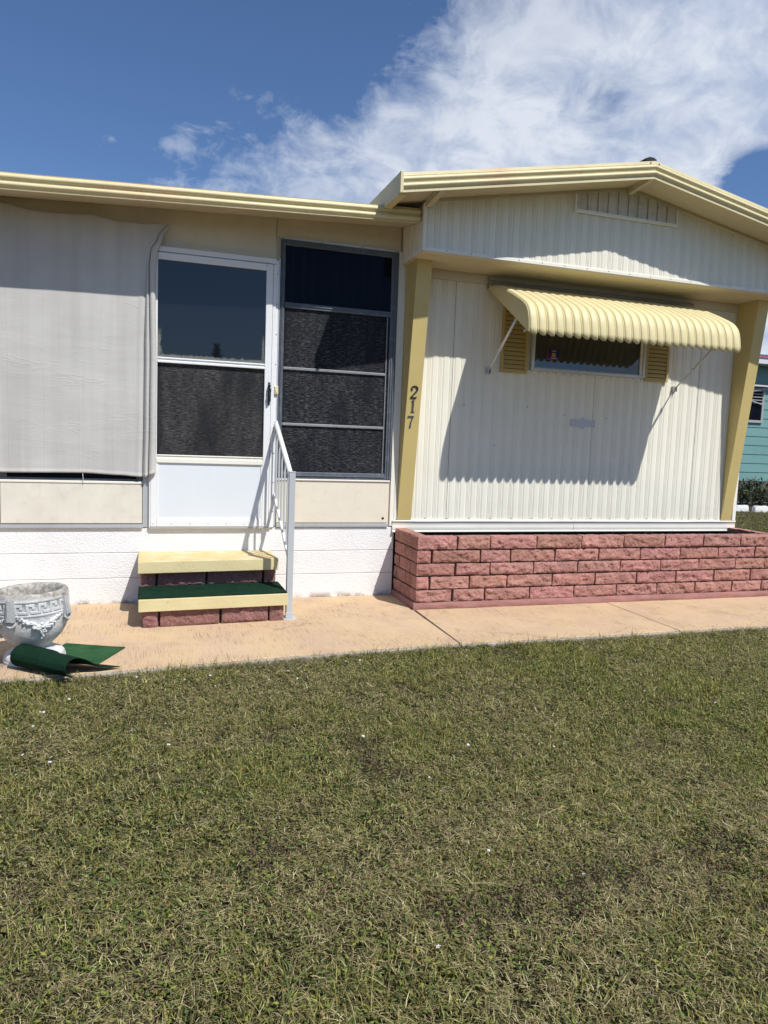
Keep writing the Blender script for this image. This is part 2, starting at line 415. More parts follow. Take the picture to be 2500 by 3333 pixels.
def m_screen(name, x0, x1, gray, dark, dens=0.5, edge=0.05):
    """insect screen over dark glass: sun sparkle on its broken horizontal threads is painted into the colour"""
    m, nt = new_mat(name); g = NT(nt)
    v = g.coord()
    n1 = g.noise(g.coord((24, 1, 290)), 1.0, 3, 0.7)
    n2 = g.noise(g.coord((170, 1, 40)), 1.0, 2, 0.6)
    big = g.noise(g.coord((5.0, 1, 1.6)), 1.3, 4, 0.6)
    t = g.ramp(n1, [(dens, 0), (dens + 0.22, 1)])
    t = g.math('MULTIPLY', t, g.ramp(n2, [(0.35, 0.45), (0.65, 1)]))
    t = g.math('MULTIPLY', t, g.ramp(big, [(0.35, 0.25), (0.62, 1)]))
    xyz = g.sep(v)
    el = g.ramp(g.math('SUBTRACT', xyz[0], x0), [(0.0, 0.25), (edge, 1)])
    t = g.math('MULTIPLY', t, el)
    c = g.mix(t, dark, gray)
    vert = g.ramp(g.noise(g.coord((120, 1, 3)), 1.0, 3), [(0.5, 0), (0.8, 1)])
    c = g.mix(g.math('MULTIPLY', vert, 0.12), c, (0.12, 0.125, 0.13))
    d = g.bsdf(c, 0.6, None, 0, 0.12)
    g.out(d.outputs[0])
    return m
M['screen_door'] = m_screen('screen_mesh_door', 0.07, 0.88, (0.150, 0.143, 0.138), (0.012, 0.013, 0.016), 0.42, 0.06)
M['screen_win'] = m_screen('screen_mesh_window', 1.02, 1.9, (0.20, 0.20, 0.205), (0.006, 0.0075, 0.011), 0.49, 0.03)

def m_leafy(name, trans=0.3):
    m, nt = new_mat(name); g = NT(nt)
    at = g.n('ShaderNodeAttribute'); at.attribute_name = 'tone'
    d = g.bsdf(at.outputs['Color'], 0.6, None, 0, 0.25)
    t = g.n('ShaderNodeBsdfTranslucent')
    c2 = g.mix(1.0, at.outputs['Color'], (1.1, 1.15, 0.7), 'MULTIPLY')
    g.link(c2, t.inputs['Color'])
    mx = g.n('ShaderNodeMixShader'); mx.inputs[0].default_value = trans
    g.link(d.outputs[0], mx.inputs[1]); g.link(t.outputs[0], mx.inputs[2])
    g.out(mx.outputs[0])
    return m
M['grass'] = m_leafy('grass_blades', 0.3)
M['leaf'] = m_leafy('bush_leaves', 0.2)

def m_ground():
    m, nt = new_mat('ground_thatch'); g = NT(nt)
    v = g.coord()
    c = g.mix(g.ramp(g.noise(v, 2.2, 6, 0.65), [(0.35, 0), (0.65, 1)]), (0.05, 0.052, 0.026), (0.12, 0.10, 0.055))
    c = g.mix(g.math('MULTIPLY', g.ramp(g.noise(v, 70, 5, 0.75), [(0.4, 1), (0.6, 0)]), 0.7), c, (0.03, 0.026, 0.016))
    b = g.bsdf(c, 0.95, g.bump(g.noise(v, 60, 6, 0.75), 1.0, 0.03), 0, 0.1)
    g.out(b.outputs[0])
    return m
M['ground'] = m_ground()

# ------------------------------------------------------------------ mesh building
SPLIT = {'side_panel', 'rafter_lookout', 'fascia_end_cap', 'nail', 'sill_flange', 'screw', 'rivet', 'frame_ridge', 'mortar_joint', 'wall_bracket',
         'eave_fascia', 'rake_trim', 'lower_panel', 'window_sill', 'gable_base_trim', 'twig', 'stem', 'upper_wall_board', 'hood_bar', 'roof', 'window_slat', 'foot_plate'}

class MB:
    """collects simple shapes in world coordinates and links them as ONE mesh object"""
    def __init__(s):
        s.v = []; s.f = []; s.mi = []; s.sm = []; s.tone = []
        s.cur = 0; s.t = (1, 1, 1)
    def add(s, verts, faces, smooth=False):
        o = len(s.v)
        s.v += [tuple(p) for p in verts]
        s.tone += [s.t] * len(verts)
        for f in faces:
            s.f.append(tuple(i + o for i in f)); s.mi.append(s.cur); s.sm.append(smooth)
    def box(s, x0, x1, y0, y1, z0, z1):
        v = [(x0, y0, z0), (x1, y0, z0), (x1, y1, z0), (x0, y1, z0), (x0, y0, z1), (x1, y0, z1), (x1, y1, z1), (x0, y1, z1)]
        s.add(v, [(0, 3, 2, 1), (4, 5, 6, 7), (0, 1, 5, 4), (1, 2, 6, 5), (2, 3, 7, 6), (3, 0, 4, 7)])
    def hexa(s, v):
        s.add(v, [(0, 3, 2, 1), (4, 5, 6, 7), (0, 1, 5, 4), (1, 2, 6, 5), (2, 3, 7, 6), (3, 0, 4, 7)])
    def prism(s, poly, y0, y1, axis='y'):
        """polygon of (x,z) [or (y,z) for axis x, (x,y) for z] pushed along an axis"""
        n = len(poly)
        def P(a, b, t):
            return (a, t, b) if axis == 'y' else ((t, a, b) if axis == 'x' else (a, b, t))
        v = [P(a, b, y0) for a, b in poly] + [P(a, b, y1) for a, b in poly]
        f = [tuple(range(n))[::-1], tuple(range(n, 2 * n))] + [(i, (i + 1) % n, n + (i + 1) % n, n + i) for i in range(n)]
        s.add(v, f)
    def tube(s, pts, r, seg=10, cap=True, smooth=True, sx=1.0, sy=1.0):
        pts = [Vector(p) for p in pts]
        rs = r if isinstance(r, (list, tuple)) else [r] * len(pts)
        rings = []
        for i, p in enumerate(pts):
            d = (pts[min(i + 1, len(pts) - 1)] - pts[max(i - 1, 0)]).normalized()
            up = Vector((0, 0, 1)) if abs(d.z) < 0.95 else Vector((0, 1, 0))
            a = d.cross(up).normalized(); b = a.cross(d).normalized()
            rings.append([p + (a * math.cos(2 * math.pi * k / seg) * sx + b * math.sin(2 * math.pi * k / seg) * sy) * rs[i] for k in range(seg)])
        v = [q for ring in rings for q in ring]
        f = []
        for i in range(len(pts) - 1):
            for k in range(seg):
                f.append((i * seg + k, i * seg + (k + 1) % seg, (i + 1) * seg + (k + 1) % seg, (i + 1) * seg + k))
        s.add(v, f, smooth)
        if cap:
            o = len(s.v) - len(v)
            s.add([], []) 
            for base, rev in ((0, True), ((len(pts) - 1) * seg, False)):
                idx = [o + base + k for k in range(seg)]
                s.f.append(tuple(idx[::-1] if rev else idx)); s.mi.append(s.cur); s.sm.append(False)
    def bar(s, a, b, w, h):
        """square bar from a to b, w sideways, h along the other way"""
        a, b = Vector(a), Vector(b)
        d = (b - a).normalized()
        up = Vector((0, 0, 1)) if abs(d.z) < 0.95 else Vector((0, 1, 0))
        x = d.cross(up).normalized() * w / 2; y = x.cross(d).normalized() * h / 2
        s.hexa([a - x - y, a + x - y, a + x + y, a - x + y, b - x - y, b + x - y, b + x + y, b - x + y])
    def grid(s, fn, nu, nv, smooth=True, closed_u=False):
        v = [fn(i / nu, j / nv) for j in range(nv + 1) for i in range(nu + 1)]
        f = [(j * (nu + 1) + i, j * (nu + 1) + i + 1, (j + 1) * (nu + 1) + i + 1, (j + 1) * (nu + 1) + i) for j in range(nv) for i in range(nu)]
        s.add(v, f, smooth)
    def lathe(s, prof, cx, cy, seg=48, smooth=True, z0=0.0):
        n = len(prof)
        v = [(cx + r * math.cos(2 * math.pi * k / seg), cy + r * math.sin(2 * math.pi * k / seg), z + z0) for k in range(seg) for r, z in prof]
        f = [(k * n + i, ((k + 1) % seg) * n + i, ((k + 1) % seg) * n + i + 1, k * n + i + 1) for k in range(seg) for i in range(n - 1)]
        s.add(v, f, smooth)
    def ball(s, c, r, seg=8, rings=6, sc=(1, 1, 1)):
        v = []
        for j in range(rings + 1):
            t = math.pi * j / rings
            for k in range(seg):
                p = 2 * math.pi * k / seg
                v.append((c[0] + r * sc[0] * math.sin(t) * math.cos(p), c[1] + r * sc[1] * math.sin(t) * math.sin(p), c[2] + r * sc[2] * math.cos(t)))
        f = [(j * seg + k, (j + 1) * seg + k, (j + 1) * seg + (k + 1) % seg, j * seg + (k + 1) % seg) for j in range(rings) for k in range(seg)]
        s.add(v, f, True)
    def islands(s):
        par = list(range(len(s.v)))
        def find(a):
            while par[a] != a:
                par[a] = par[par[a]]; a = par[a]
            return a
        for f in s.f:
            r0 = find(f[0])
            for q in f[1:]:
                par[find(q)] = r0
        groups = {}
        for i, f in enumerate(s.f):
            groups.setdefault(find(f[0]), []).append(i)
        out = []
        for fl_ in groups.values():
            m = MB(); idx = {}
            for i in fl_:
                for q in s.f[i]:
                    if q not in idx:
                        idx[q] = len(m.v); m.v.append(s.v[q]); m.tone.append(s.tone[q])
                m.f.append(tuple(idx[q] for q in s.f[i])); m.mi.append(s.mi[i]); m.sm.append(s.sm[i])
            out.append(m)
        return out
    def build(s, name, mats, parent=None, bevel=0.0, seg=2, solid=0.0, tone=False, merge=False):
        if name in SPLIT:
            isl = s.islands()
            if len(isl) > 1:
                return [m.build_one(name, mats, parent, bevel, seg, solid, tone, merge) for m in isl][0]
        return s.build_one(name, mats, parent, bevel, seg, solid, tone, merge)
    def build_one(s, name, mats, parent=None, bevel=0.0, seg=2, solid=0.0, tone=False, merge=False):
        me = bpy.data.meshes.new(name)
        me.from_pydata(s.v, [], s.f)
        mats = mats if isinstance(mats, (list, tuple)) else [mats]
        for m in mats:
            me.materials.append(M[m] if isinstance(m, str) else m)
        me.polygons.foreach_set('material_index', s.mi)
        me.polygons.foreach_set('use_smooth', s.sm)
        if tone:
            ca = me.color_attributes.new('tone', 'FLOAT_COLOR', 'POINT')
            arr = np.ones((len(s.v), 4), dtype=np.float32)
            arr[:, :3] = np.array(s.tone, dtype=np.float32)
            ca.data.foreach_set('color', arr.ravel())
        if merge:
            bm = bmesh.new(); bm.from_mesh(me)
            bmesh.ops.remove_doubles(bm, verts=bm.verts, dist=1e-5)
            bmesh.ops.recalc_face_normals(bm, faces=bm.faces)
            bm.to_mesh(me); bm.free()
        me.update()
        o = bpy.data.objects.new(name, me)
        COL.objects.link(o)
        if solid:
            md = o.modifiers.new('thick', 'SOLIDIFY'); md.thickness = solid; md.offset = 0
        if bevel:
            md = o.modifiers.new('edge', 'BEVEL'); md.width = bevel; md.segments = seg; md.limit_method = 'ANGLE'; md.angle_limit = R(40)
        if parent is not None:
            adopt(o, parent)
        return o

def adopt(o, parent):
    o.parent = parent
    w = Matrix.Identity(4)
    p = parent
    chain = []
    while p is not None:
        chain.append(p); p = p.parent
    top = chain[-1]
    if parent is top:
        o.matrix_parent_inverse = (Matrix.Translation(top.location) @ top.rotation_euler.to_matrix().to_4x4()).inverted()

def thing(name, label, cat, loc, group=None):
    o = bpy.data.objects.new(name, None)
    COL.objects.link(o)
    o.empty_display_size = 0.2
    o.location = loc
    o['label'] = label; o['category'] = cat
    if group: o['group'] = group
    return o

def tag(o, label, cat, group=None):
    o['label'] = label; o['category'] = cat
    if group: o['group'] = group
    return o

def structure(o):
    o['kind'] = 'structure'
    return o

def fnoise(x, y, z, octv=4):
    return noise.fractal(Vector((x, y, z)), 1.0, 2.0, octv)

# ------------------------------------------------------------------ corrugated siding
def siding_profile(x0, x1, period=0.1045, phase=0.0):
    """(x, relief) points: a wide raised flat, then three fine ribs in a shallow valley"""
    unit = [(0.00, 0.000), (0.10, 0.0052), (0.46, 0.0052), (0.56, 0.0), (0.62, 0.0), (0.645, 0.003), (0.69, 0.003), (0.715, 0.0),
            (0.735, 0.0), (0.76, 0.003), (0.805, 0.003), (0.83, 0.0), (0.85, 0.0), (0.875, 0.003), (0.92, 0.003), (0.945, 0.0)]
    out = []
    k = math.floor((x0 - phase) / period) - 1
    while phase + k * period < x1:
        for u, h in unit:
            x = phase + (k + u) * period
            if x0 < x < x1:
                out.append((x, h))
        k += 1
    return [(x0, 0.0)] + out + [(x1, 0.0)]

def siding(mb, x0, x1, y, zb, zt, phase=0.0):
    """zb / zt are functions of x"""
    pr = siding_profile(x0, x1, phase=phase)
    v = []
    for x, h in pr:
        v += [(x, y - h, zb(x)), (x, y - h, zt(x))]
    f = [(2 * i, 2 * i + 2, 2 * i + 3, 2 * i + 1) for i in range(len(pr) - 1)]
    mb.add(v, f)

# ================================================================== THE MOBILE HOME
home = thing('mobile_home', 'cream mobile home with yellow trim, enclosed porch and corrugated gable front', 'mobile home', (3.8, D, 0))
XL = -3.4                         # far left end of the porch, out of view
def zporch_bot(x): return 2.855 + (x + 0.917) * 0.0509
def zporch_top(x): return 2.966 + (x + 0.915) * 0.0503
def zjunc(x): return 2.929 + (x + 0.99) * 0.0508

# --- block base of the porch, three courses
b = MB()
for z0, z1 in ((-0.06, 0.194), (0.1975, 0.390), (0.3935, 0.588)):
    nx = 90
    for k in range(nx):
        pass
    b.box(XL, 2.02, D, D + 0.19, z0, z1)
# vertical joints: shallow grooves
o = b.build('block_base', 'block', home, bevel=0.004)
b = MB()
for i, z in enumerate((0.196, 0.392)):
    b.box(XL, 2.02, D + 0.004, D + 0.05, z - 0.004, z + 0.004)
b.build('mortar_joint', 'concrete', home)

# --- porch wall body behind everything
b = MB()
b.prism([(XL, 0.588), (2.0, 0.588), (2.0, zjunc(2.0)), (XL, zjunc(XL))], D + 0.012, D + 0.14)
b.build('porch_wall', 'porch_wall', home)
# upper boards above door and window, with a lapped seam at x=0.96
b = MB()
b.prism([(XL, 2.712), (0.955, 2.712), (0.955, zjunc(0.955) - 0.002), (XL, zjunc(XL) - 0.002)], D, D + 0.0115)
b.prism([(0.959, 2.885), (1.985, 2.885), (1.985, zjunc(1.985) - 0.002), (0.959, zjunc(0.959) - 0.002)], D - 0.001, D + 0.0115)
b.build('upper_wall_board', 'porch_wall', home, bevel=0.0015)
# little nail heads along the top
b = MB()
for x in np.arange(-1.3, 1.95, 0.165):
    if abs(x - 0.95) > 0.03:
        b.ball((x, D - 0.002, zjunc(x) - 0.022 + random.uniform(-.004, .004)), 0.005, 6, 4, (1, 0.5, 1))
b.build('nail', 'porch_wall', home)

# --- lower panels
b = MB(); b.box(-1.012, -0.036, D - 0.018, D + 0.011, 0.622, 0.925)
b.build('lower_panel', 'stained_panel', home, bevel=0.003)['label'] = 'stained cream panel below the grey tarp'
b = MB(); b.box(-2.2, -1.018, D - 0.018, D + 0.011, 0.622, 0.925)
b.build('lower_panel', 'panel', home, bevel=0.003)
b = MB(); b.box(1.0, 1.957, D - 0.012, D + 0.011, 0.628, 0.974)
b.build('lower_panel', 'panel', home, bevel=0.003)['label'] = 'clean cream panel below the dark window'
b = MB()
n = 18
b.add([(1.912 + 0.011 * math.cos(2 * math.pi * k / n), D - 0.0135, 0.666 + 0.011 * math.sin(2 * math.pi * k / n)) for k in range(n)], [tuple(range(n))])
b.build('vent_hole', 'dark', home)
b = MB()                                              # sills and bottom flanges of the panels
b.box(-1.02, -0.03, D - 0.022, D + 0.011, 0.588, 0.614)
b.box(1.0, 1.96, D - 0.016, D + 0.011, 0.593, 0.621)
b.build('sill_flange', 'alu', home, bevel=0.002)
b = MB(); b.box(0.99, 1.962, D - 0.022, D + 0.011, 0.976, 0.990); b.build('window_sill', 'trim', home, bevel=0.003)
b = MB(); b.box(-1.02, -0.034, D - 0.024, D + 0.011, 0.926, 0.944); b.build('window_sill', 'trim', home, bevel=0.003)
b = MB(); b.box(-0.032, 0.014, D - 0.008, D + 0.011, 0.592, 2.7); b.build('jamb_trim', 'alu', home, bevel=0.002)
b = MB(); b.box(1.975, 2.03, D - 0.006, D + 0.02, 0.60, 2.885); b.build('corner_trim', 'trim', home, bevel=0.003)
b = MB(); b.box(2.012, 2.036, D - 0.010, D - 0.0065, 0.66, 2.62); b.build('corner_trim', 'trim', home, bevel=0.001)

# --- jalousie window behind the tarp
w = MB()
for x0, x1, z0, z1 in ((-1.02, -0.97, 0.945, 2.7), (-0.075, -0.036, 0.945, 2.7), (-0.969, -0.076, 0.945, 0.962), (-0.969, -0.076, 2.66, 2.7)):
    w.box(x0, x1, D - 0.012, D + 0.011, z0, z1)
jw = w.build('window', 'alu_dark', home)
w = MB()
for k in range(11):
    z = 0.978 + k * 0.15
    w.hexa([(-0.968, D - 0.016, z), (-0.077, D - 0.016, z), (-0.077, D - 0.012, z), (-0.968, D - 0.012, z),
            (-0.968, D + 0.0, z + 0.145), (-0.077, D + 0.0, z + 0.145), (-0.077, D + 0.004, z + 0.145), (-0.968, D + 0.004, z + 0.145)])
w.build('pane', 'glass_dark', jw)
w = MB(); w.box(-0.968, -0.077, D + 0.006, D + 0.011, 0.962, 2.66); w.build('backing', 'dark', jw)

# --- storm door
door = MB()
yo, yi = D - 0.034, D - 0.004
xl, xr, zb, zt = 0.024, 0.931, 0.598, 2.664
for x0, x1, z0, z1 in ((xl, 0.069, zb, zt), (0.879, xr, zb, zt), (0.0692, 0.8788, 2.612, zt), (0.0692, 0.8788, zb, 0.655)):
    door.box(x0, x1, yo, yi, z0, z1)
dr = door.build('storm_door', 'door', home, bevel=0.004)
p = MB()
p.box(0.0692, 0.8788, yo - 0.004, yi, 1.852, 1.868); p.box(0.0692, 0.8788, yo + 0.006, yi, 1.868, 1.881); p.box(0.0692, 0.8788, yo - 0.001, yi, 1.881, 1.893)
p.build('door_rail', 'door', dr, bevel=0.003)
p = MB()
p.box(0.0692, 0.8788, yo - 0.004, yi, 1.094, 1.128); p.box(0.0692, 0.8788, yo + 0.007, yi, 1.128, 1.146); p.box(0.0692, 0.8788, yo + 0.001, yi, 1.146, 1.156)
p.build('door_rail', 'trim', dr, bevel=0.003)
p = MB(); p.box(0.0692, 0.8788, yo + 0.016, yi, 1.8931, 2.6118); p.build('glass_pane', 'glass_door', dr)
p = MB(); p.box(0.0692, 0.8788, yo + 0.018, yi, 1.1561, 1.8519); p.build('screen_pane', 'screen_door', dr)
p = MB(); p.box(0.0692, 0.8788, yo + 0.009, yi, 0.655, 1.0939)
p.build('kick_panel', 'kick', dr)
p = MB()                                              # mitred bead around the kick panel
for x0, x1, z0, z1 in ((0.0692, 0.082, 0.668, 1.0939), (0.866, 0.8788, 0.668, 1.0939), (0.0692, 0.8788, 0.6552, 0.668)):
    p.box(x0, x1, yo + 0.003, yo + 0.0088, z0, z1)
p.build('panel_bead', 'door', dr, bevel=0.002)
p = MB()
for x in (0.045, 0.18, 0.32, 0.46, 0.60, 0.74, 0.9):
    p.ball((x, yo, 0.622), 0.0055, 8, 6, (1, 0.5, 1))
p.build('screw', 'alu', dr)
p = MB()
p.box(0.024, 0.931, yo + 0.004, yi, 0.583, 0.5975); p.build('sweep', 'alu', dr, bevel=0.002)
# handle: long black pull with a thumb block
p = MB()
p.box(0.908, 0.925, yo - 0.006, yo, 1.572, 1.752)
p.build('handle', 'black', dr, bevel=0.004)
p = MB()
pts = [(0.9165, yo - 0.004, 1.742), (0.9165, yo - 0.028, 1.722), (0.9165, yo - 0.036, 1.66), (0.9165, yo - 0.03, 1.605), (0.9165, yo - 0.004, 1.582)]
p.tube(pts, [0.006, 0.009, 0.011, 0.009, 0.006], 10)
p.box(0.905, 0.930, yo - 0.030, yo - 0.004, 1.672, 1.703)
p.build('handle', 'black', dr, bevel=0.002)
# outer frame of the door
fr = MB()
fr.box(0.0135, 0.0235, D - 0.03, D + 0.011, 0.59, 2.668)
fr.box(0.934, 0.958, D - 0.026, D + 0.011, 0.590, 2.667)
fr.box(0.9585, 0.978, D - 0.016, D + 0.011, 0.590, 2.70)
fr.box(0.016, 0.957, D - 0.028, D + 0.011, 2.669, 2.708)
fr.build('door_frame', 'door', home, bevel=0.003)
fr = MB(); fr.box(0.9785, 0.991, D - 0.012, D + 0.011, 0.60, 2.72); fr.build('door_frame', 'alu', home, bevel=0.002)
fr = MB()
for z in np.arange(0.72, 2.6, 0.235):
    fr.ball((0.968, D - 0.016, z), 0.0045, 8, 6, (1, 0.5, 1))
fr.build('screw', 'alu_dark', home)
bl = MB(); bl.box(0.960, 0.990, D - 0.034, D - 0.0161, 1.66, 1.726)
bell = bl.build('doorbell', 'bell', home, bevel=0.004)
bl = MB(); bl.box(0.967, 0.983, D - 0.038, D - 0.0345, 1.672, 1.70); bl.build('button', 'bell', bell, bevel=0.002)

# --- tall dark window beside the door
wf = MB()
wf.box(0.993, 1.027, D - 0.02, D + 0.011, 0.991, 2.872)
wf.box(1.912, 1.968, D - 0.02, D + 0.011, 0.991, 2.872)
wf.box(1.0271, 1.9119, D - 0.02, D + 0.011, 2.826, 2.872)
wf.box(1.0271, 1.9119, D - 0.02, D + 0.011, 0.991, 1.045)
win = wf.build('window', 'alu_dark', home, bevel=0.004)
wf = MB()
for x0, x1 in ((1.004, 1.012), (1.928, 1.936), (1.948, 1.956)):
    wf.box(x0, x1, D - 0.027, D - 0.0202, 1.0, 2.862)
wf.box(1.03, 1.91, D - 0.027, D - 0.0202, 2.842, 2.850)
wf.box(1.03, 1.91, D - 0.027, D - 0.0202, 1.012, 1.02)
wf.build('frame_ridge', 'alu_dark', win, bevel=0.002)
wf = MB(); wf.box(1.0271, 1.9119, D - 0.024, D + 0.011, 2.345, 2.388)
wf.box(1.0271, 1.9119, D - 0.031, D - 0.0242, 2.363, 2.372)
wf.build('window_rail', 'alu_dark', win, bevel=0.003)
for z, m in ((1.862, 'alu_mid'), (1.418, 'alu_mid')):
    wf = MB(); wf.box(1.028, 1.885, D - 0.020, D + 0.011, z, z + 0.022)
    wf.build('window_rail', m, win, bevel=0.004)
wf = MB(); wf.box(1.8855, 1.894, D - 0.018, D - 0.008, 1.0455, 2.3445); wf.build('channel', 'alu_mid', win, bevel=0.002)
wf = MB(); wf.box(1.0271, 1.9119, D - 0.004, D + 0.011, 2.3885, 2.8255); wf.build('glass_pane', 'glass_dark', win)
for z0, z1 in ((1.8845, 2.3445), (1.4405, 1.8615), (1.0455, 1.4175)):
    wf = MB(); wf.box(1.0271, 1.9119, D - 0.006, D + 0.011, z0, z1); wf.build('screen_pane', 'screen_win', win)
wf = MB(); wf.box(0.99, 1.972, D - 0.014, D + 0.011, 2.8725, 2.888); wf.build('window_head', 'alu', win, bevel=0.002)
wf = MB()
for x in (1.01, 1.32, 1.65, 1.95):
    wf.ball((x, D - 0.014, 2.881), 0.005, 6, 5, (1, .5, 1))
wf.build('screw', 'screw', win)

# --- porch roof with rolled fascia
def fascia_profile(h, kind):
    """(depth, height) from bottom to top; depth positive is outward"""
    P = []
    def roll(z0, z1, d0, bulge, n=9):
        for i in range(n + 1):
            t = i / n
            a = math.pi * (0.06 + 0.94 * t)
            P.append((d0 + bulge * math.sin(math.pi * min(1, 0.12 + t * 0.80)) ** 0.8, z0 + (z1 - z0) * t))
    if kind == 'gable':
        P += [(0.000, 0.0), (0.004, 0.001), (0.004, 0.15 * h), (0.0, 0.155 * h), (0.009, 0.165 * h), (0.009, 0.185 * h)]
        roll(0.20 * h, 0.475 * h, -0.002, 0.024)
        P += [(0.010, 0.485 * h), (0.010, 0.515 * h)]
        roll(0.53 * h, 0.80 * h, -0.002, 0.024)
        P += [(0.002, 0.81 * h), (0.006, 0.825 * h), (0.004, 0.84 * h), (0.001, h - 0.002), (-0.004, h)]
    else:
        P += [(0.000, 0.0), (0.012, 0.002), (0.013, 0.05 * h), (0.006, 0.07 * h), (0.012, 0.09 * h), (0.012, 0.12 * h)]
        roll(0.135 * h, 0.49 * h, 0.0, 0.026)
        P += [(0.012, 0.505 * h), (0.012, 0.545 * h)]
        roll(0.56 * h, 0.93 * h, 0.0, 0.026)
        P += [(0.008, 0.945 * h), (0.010, h - 0.002), (0.0, h)]
    return P

pf = MB()
prof = fascia_profile(1.0, 'porch')
nx = 60
XR = 1.992
def pfn(x, d, t):
    zz = zporch_bot(x) + t * (zporch_top(x) - zporch_bot(x)) + 0.0015 * fnoise(x * 1.3, 5.5, 0, 3)
    return (x, 5.445 - d + 0.0022 * fnoise(x * 2, t, 3.1), zz)
v = []
for i in range(nx + 1):
    x = XL + (XR - XL) * i / nx
    v += [pfn(x, d, t) for d, t in prof]
k = len(prof)
pf.add(v, [(i * k + j, (i + 1) * k + j, (i + 1) * k + j + 1, i * k + j + 1) for i in range(nx) for j in range(k - 1)], False)
pf.build('porch_fascia', 'fascia', home)
rb = MB()
rb.hexa([(XL, 5.452, zporch_bot(XL) + .012), (XR, 5.452, zporch_bot(XR) + .012), (XR, D + 0.012, zjunc(XR)), (XL, D + 0.012, zjunc(XL)),
         (XL, 5.452, zporch_top(XL) - .004), (XR, 5.452, zporch_top(XR) - .004), (XR, 9.5, zporch_top(XR) + 0.0), (XL, 9.5, zporch_top(XL) + 0.0)])
rb.build('porch_roof', 'soffit', home)

# --- mobile-home gable: rake overhang, fascia, soffit
YF, YG = 5.068, 5.393             # fascia plane, gable face plane
RX, RZ = 3.822, 3.612             # ridge
EL, ER = 1.69, 5.955              # eave ends
SL = 0.186
def zroof(x): return RZ - SL * abs(x - RX)
FH = 0.138
gf = MB()
prof = fascia_profile(1.0, 'gable')
for x0, x1 in ((EL + 0.022, RX), (RX, ER - 0.022)):
    n = 24; v = []
    for i in range(n + 1):
        x = x0 + (x1 - x0) * i / n
        v += [(x, YF - d + 0.0012 * fnoise(x * 2.5, t, 8.1), zroof(x) - FH + t * FH) for d, t in prof]
    k = len(prof)
    gf.add(v, [(i * k + j, (i + 1) * k + j, (i + 1) * k + j + 1, i * k + j + 1) for i in range(n) for j in range(k - 1)], False)
gf.build('gable_fascia', 'fascia', home)
ec = MB()                                              # end caps
for x0, x1 in ((EL, EL + 0.024), (ER - 0.024, ER)):
    ec.hexa([(x0, YF - 0.022, zroof(x0) - FH - 0.004), (x1, YF - 0.022, zroof(x1) - FH - 0.004), (x1, YF + 0.02, zroof(x1) - FH - 0.004), (x0, YF + 0.02, zroof(x0) - FH - 0.004),
             (x0, YF - 0.022, zroof(x0) + 0.008), (x1, YF - 0.022, zroof(x1) + 0.008), (x1, YF + 0.02, zroof(x1) + 0.008), (x0, YF + 0.02, zroof(x0) + 0.008)])
ec.build('fascia_end_cap', 'fascia', home, bevel=0.003)
es = MB()                                              # side eaves running back
for x0, x1 in ((EL, EL + 0.012), (ER - 0.012, ER)):
    zc = zroof(EL)
    es.box(x0, x1, YF + 0.0205, 16, zc - FH - 0.004, zc + 0.004)
es.build('eave_fascia', 'fascia', home)
es = MB()
zc = zroof(EL) - FH - 0.004
es.box(EL + 0.0125, EL + 0.06, YF + 0.0205, 16, zc, zc + 0.006)
es.build('eave_lip', 'fascia', home)
rf = MB()                                              # roof slabs + soffit boards
for x0, x1 in ((EL + 0.013, RX), (RX, ER - 0.013)):
    za, zb_ = zroof(x0), zroof(x1)
    rf.hexa([(x0, YF + 0.004, za - 0.055), (x1, YF + 0.004, zb_ - 0.055), (x1, 16, zb_ - 0.055), (x0, 16, za - 0.055),
             (x0, YF + 0.004, za - 0.004), (x1, YF + 0.004, zb_ - 0.004), (x1, 16, zb_ - 0.004), (x0, 16, za - 0.004)])
rf.build('roof', 'roof', home)
sf = MB()
for x0, x1 in ((EL + 0.062, RX), (RX, ER - 0.062)):
    za, zb_ = zroof(x0) - FH + 0.03, zroof(x1) - FH + 0.03
    sf.hexa([(x0, YF + 0.005, za), (x1, YF + 0.005, zb_), (x1, D + 4, zb_), (x0, D + 4, za),
             (x0, YF + 0.005, za + 0.012), (x1, YF + 0.005, zb_ + 0.012), (x1, D + 4, zb_ + 0.012), (x0, D + 4, za + 0.012)])
sf.build('gable_soffit', 'soffit', home)
lk = MB()                                              # lookouts from wall to rake
for xc in (2.03, RX, 5.62):
    za = zroof(xc) - FH + 0.032
    lk.hexa([(xc - 0.022, YF + 0.006, za - 0.035), (xc + 0.022, YF + 0.006, za - 0.035), (xc + 0.022, YG - 0.012, za - 0.062), (xc - 0.022, YG - 0.012, za - 0.062),
             (xc - 0.022, YF + 0.006, za), (xc + 0.022, YF + 0.006, za), (xc + 0.022, YG - 0.012, za), (xc - 0.022, YG - 0.012, za)])
lk.build('rafter_lookout', 'soffit', home, bevel=0.002)
tr = MB()                                              # trim under the soffit along the gable face
for x0, x1 in ((2.053, RX - 0.023), (RX + 0.023, 5.64)):
    za, zb_ = zroof(x0) - FH + 0.028, zroof(x1) - FH + 0.028
    tr.hexa([(x0, YG - 0.024, za - 0.024), (x1, YG - 0.024, zb_ - 0.024), (x1, YG - 0.0, zb_ - 0.024), (x0, YG, za - 0.024),
             (x0, YG - 0.024, za), (x1, YG - 0.024, zb_), (x1, YG, zb_), (x0, YG, za)])
tr.build('rake_trim', 'soffit', home)
for dx_s in (-0.045, 0.035):
    m_ = MB(); m_.ball((RX + dx_s, YF - 0.006, RZ - 0.022), 0.006, 8, 6, (1, .6, 1)); m_.build('screw', 'screw', home)
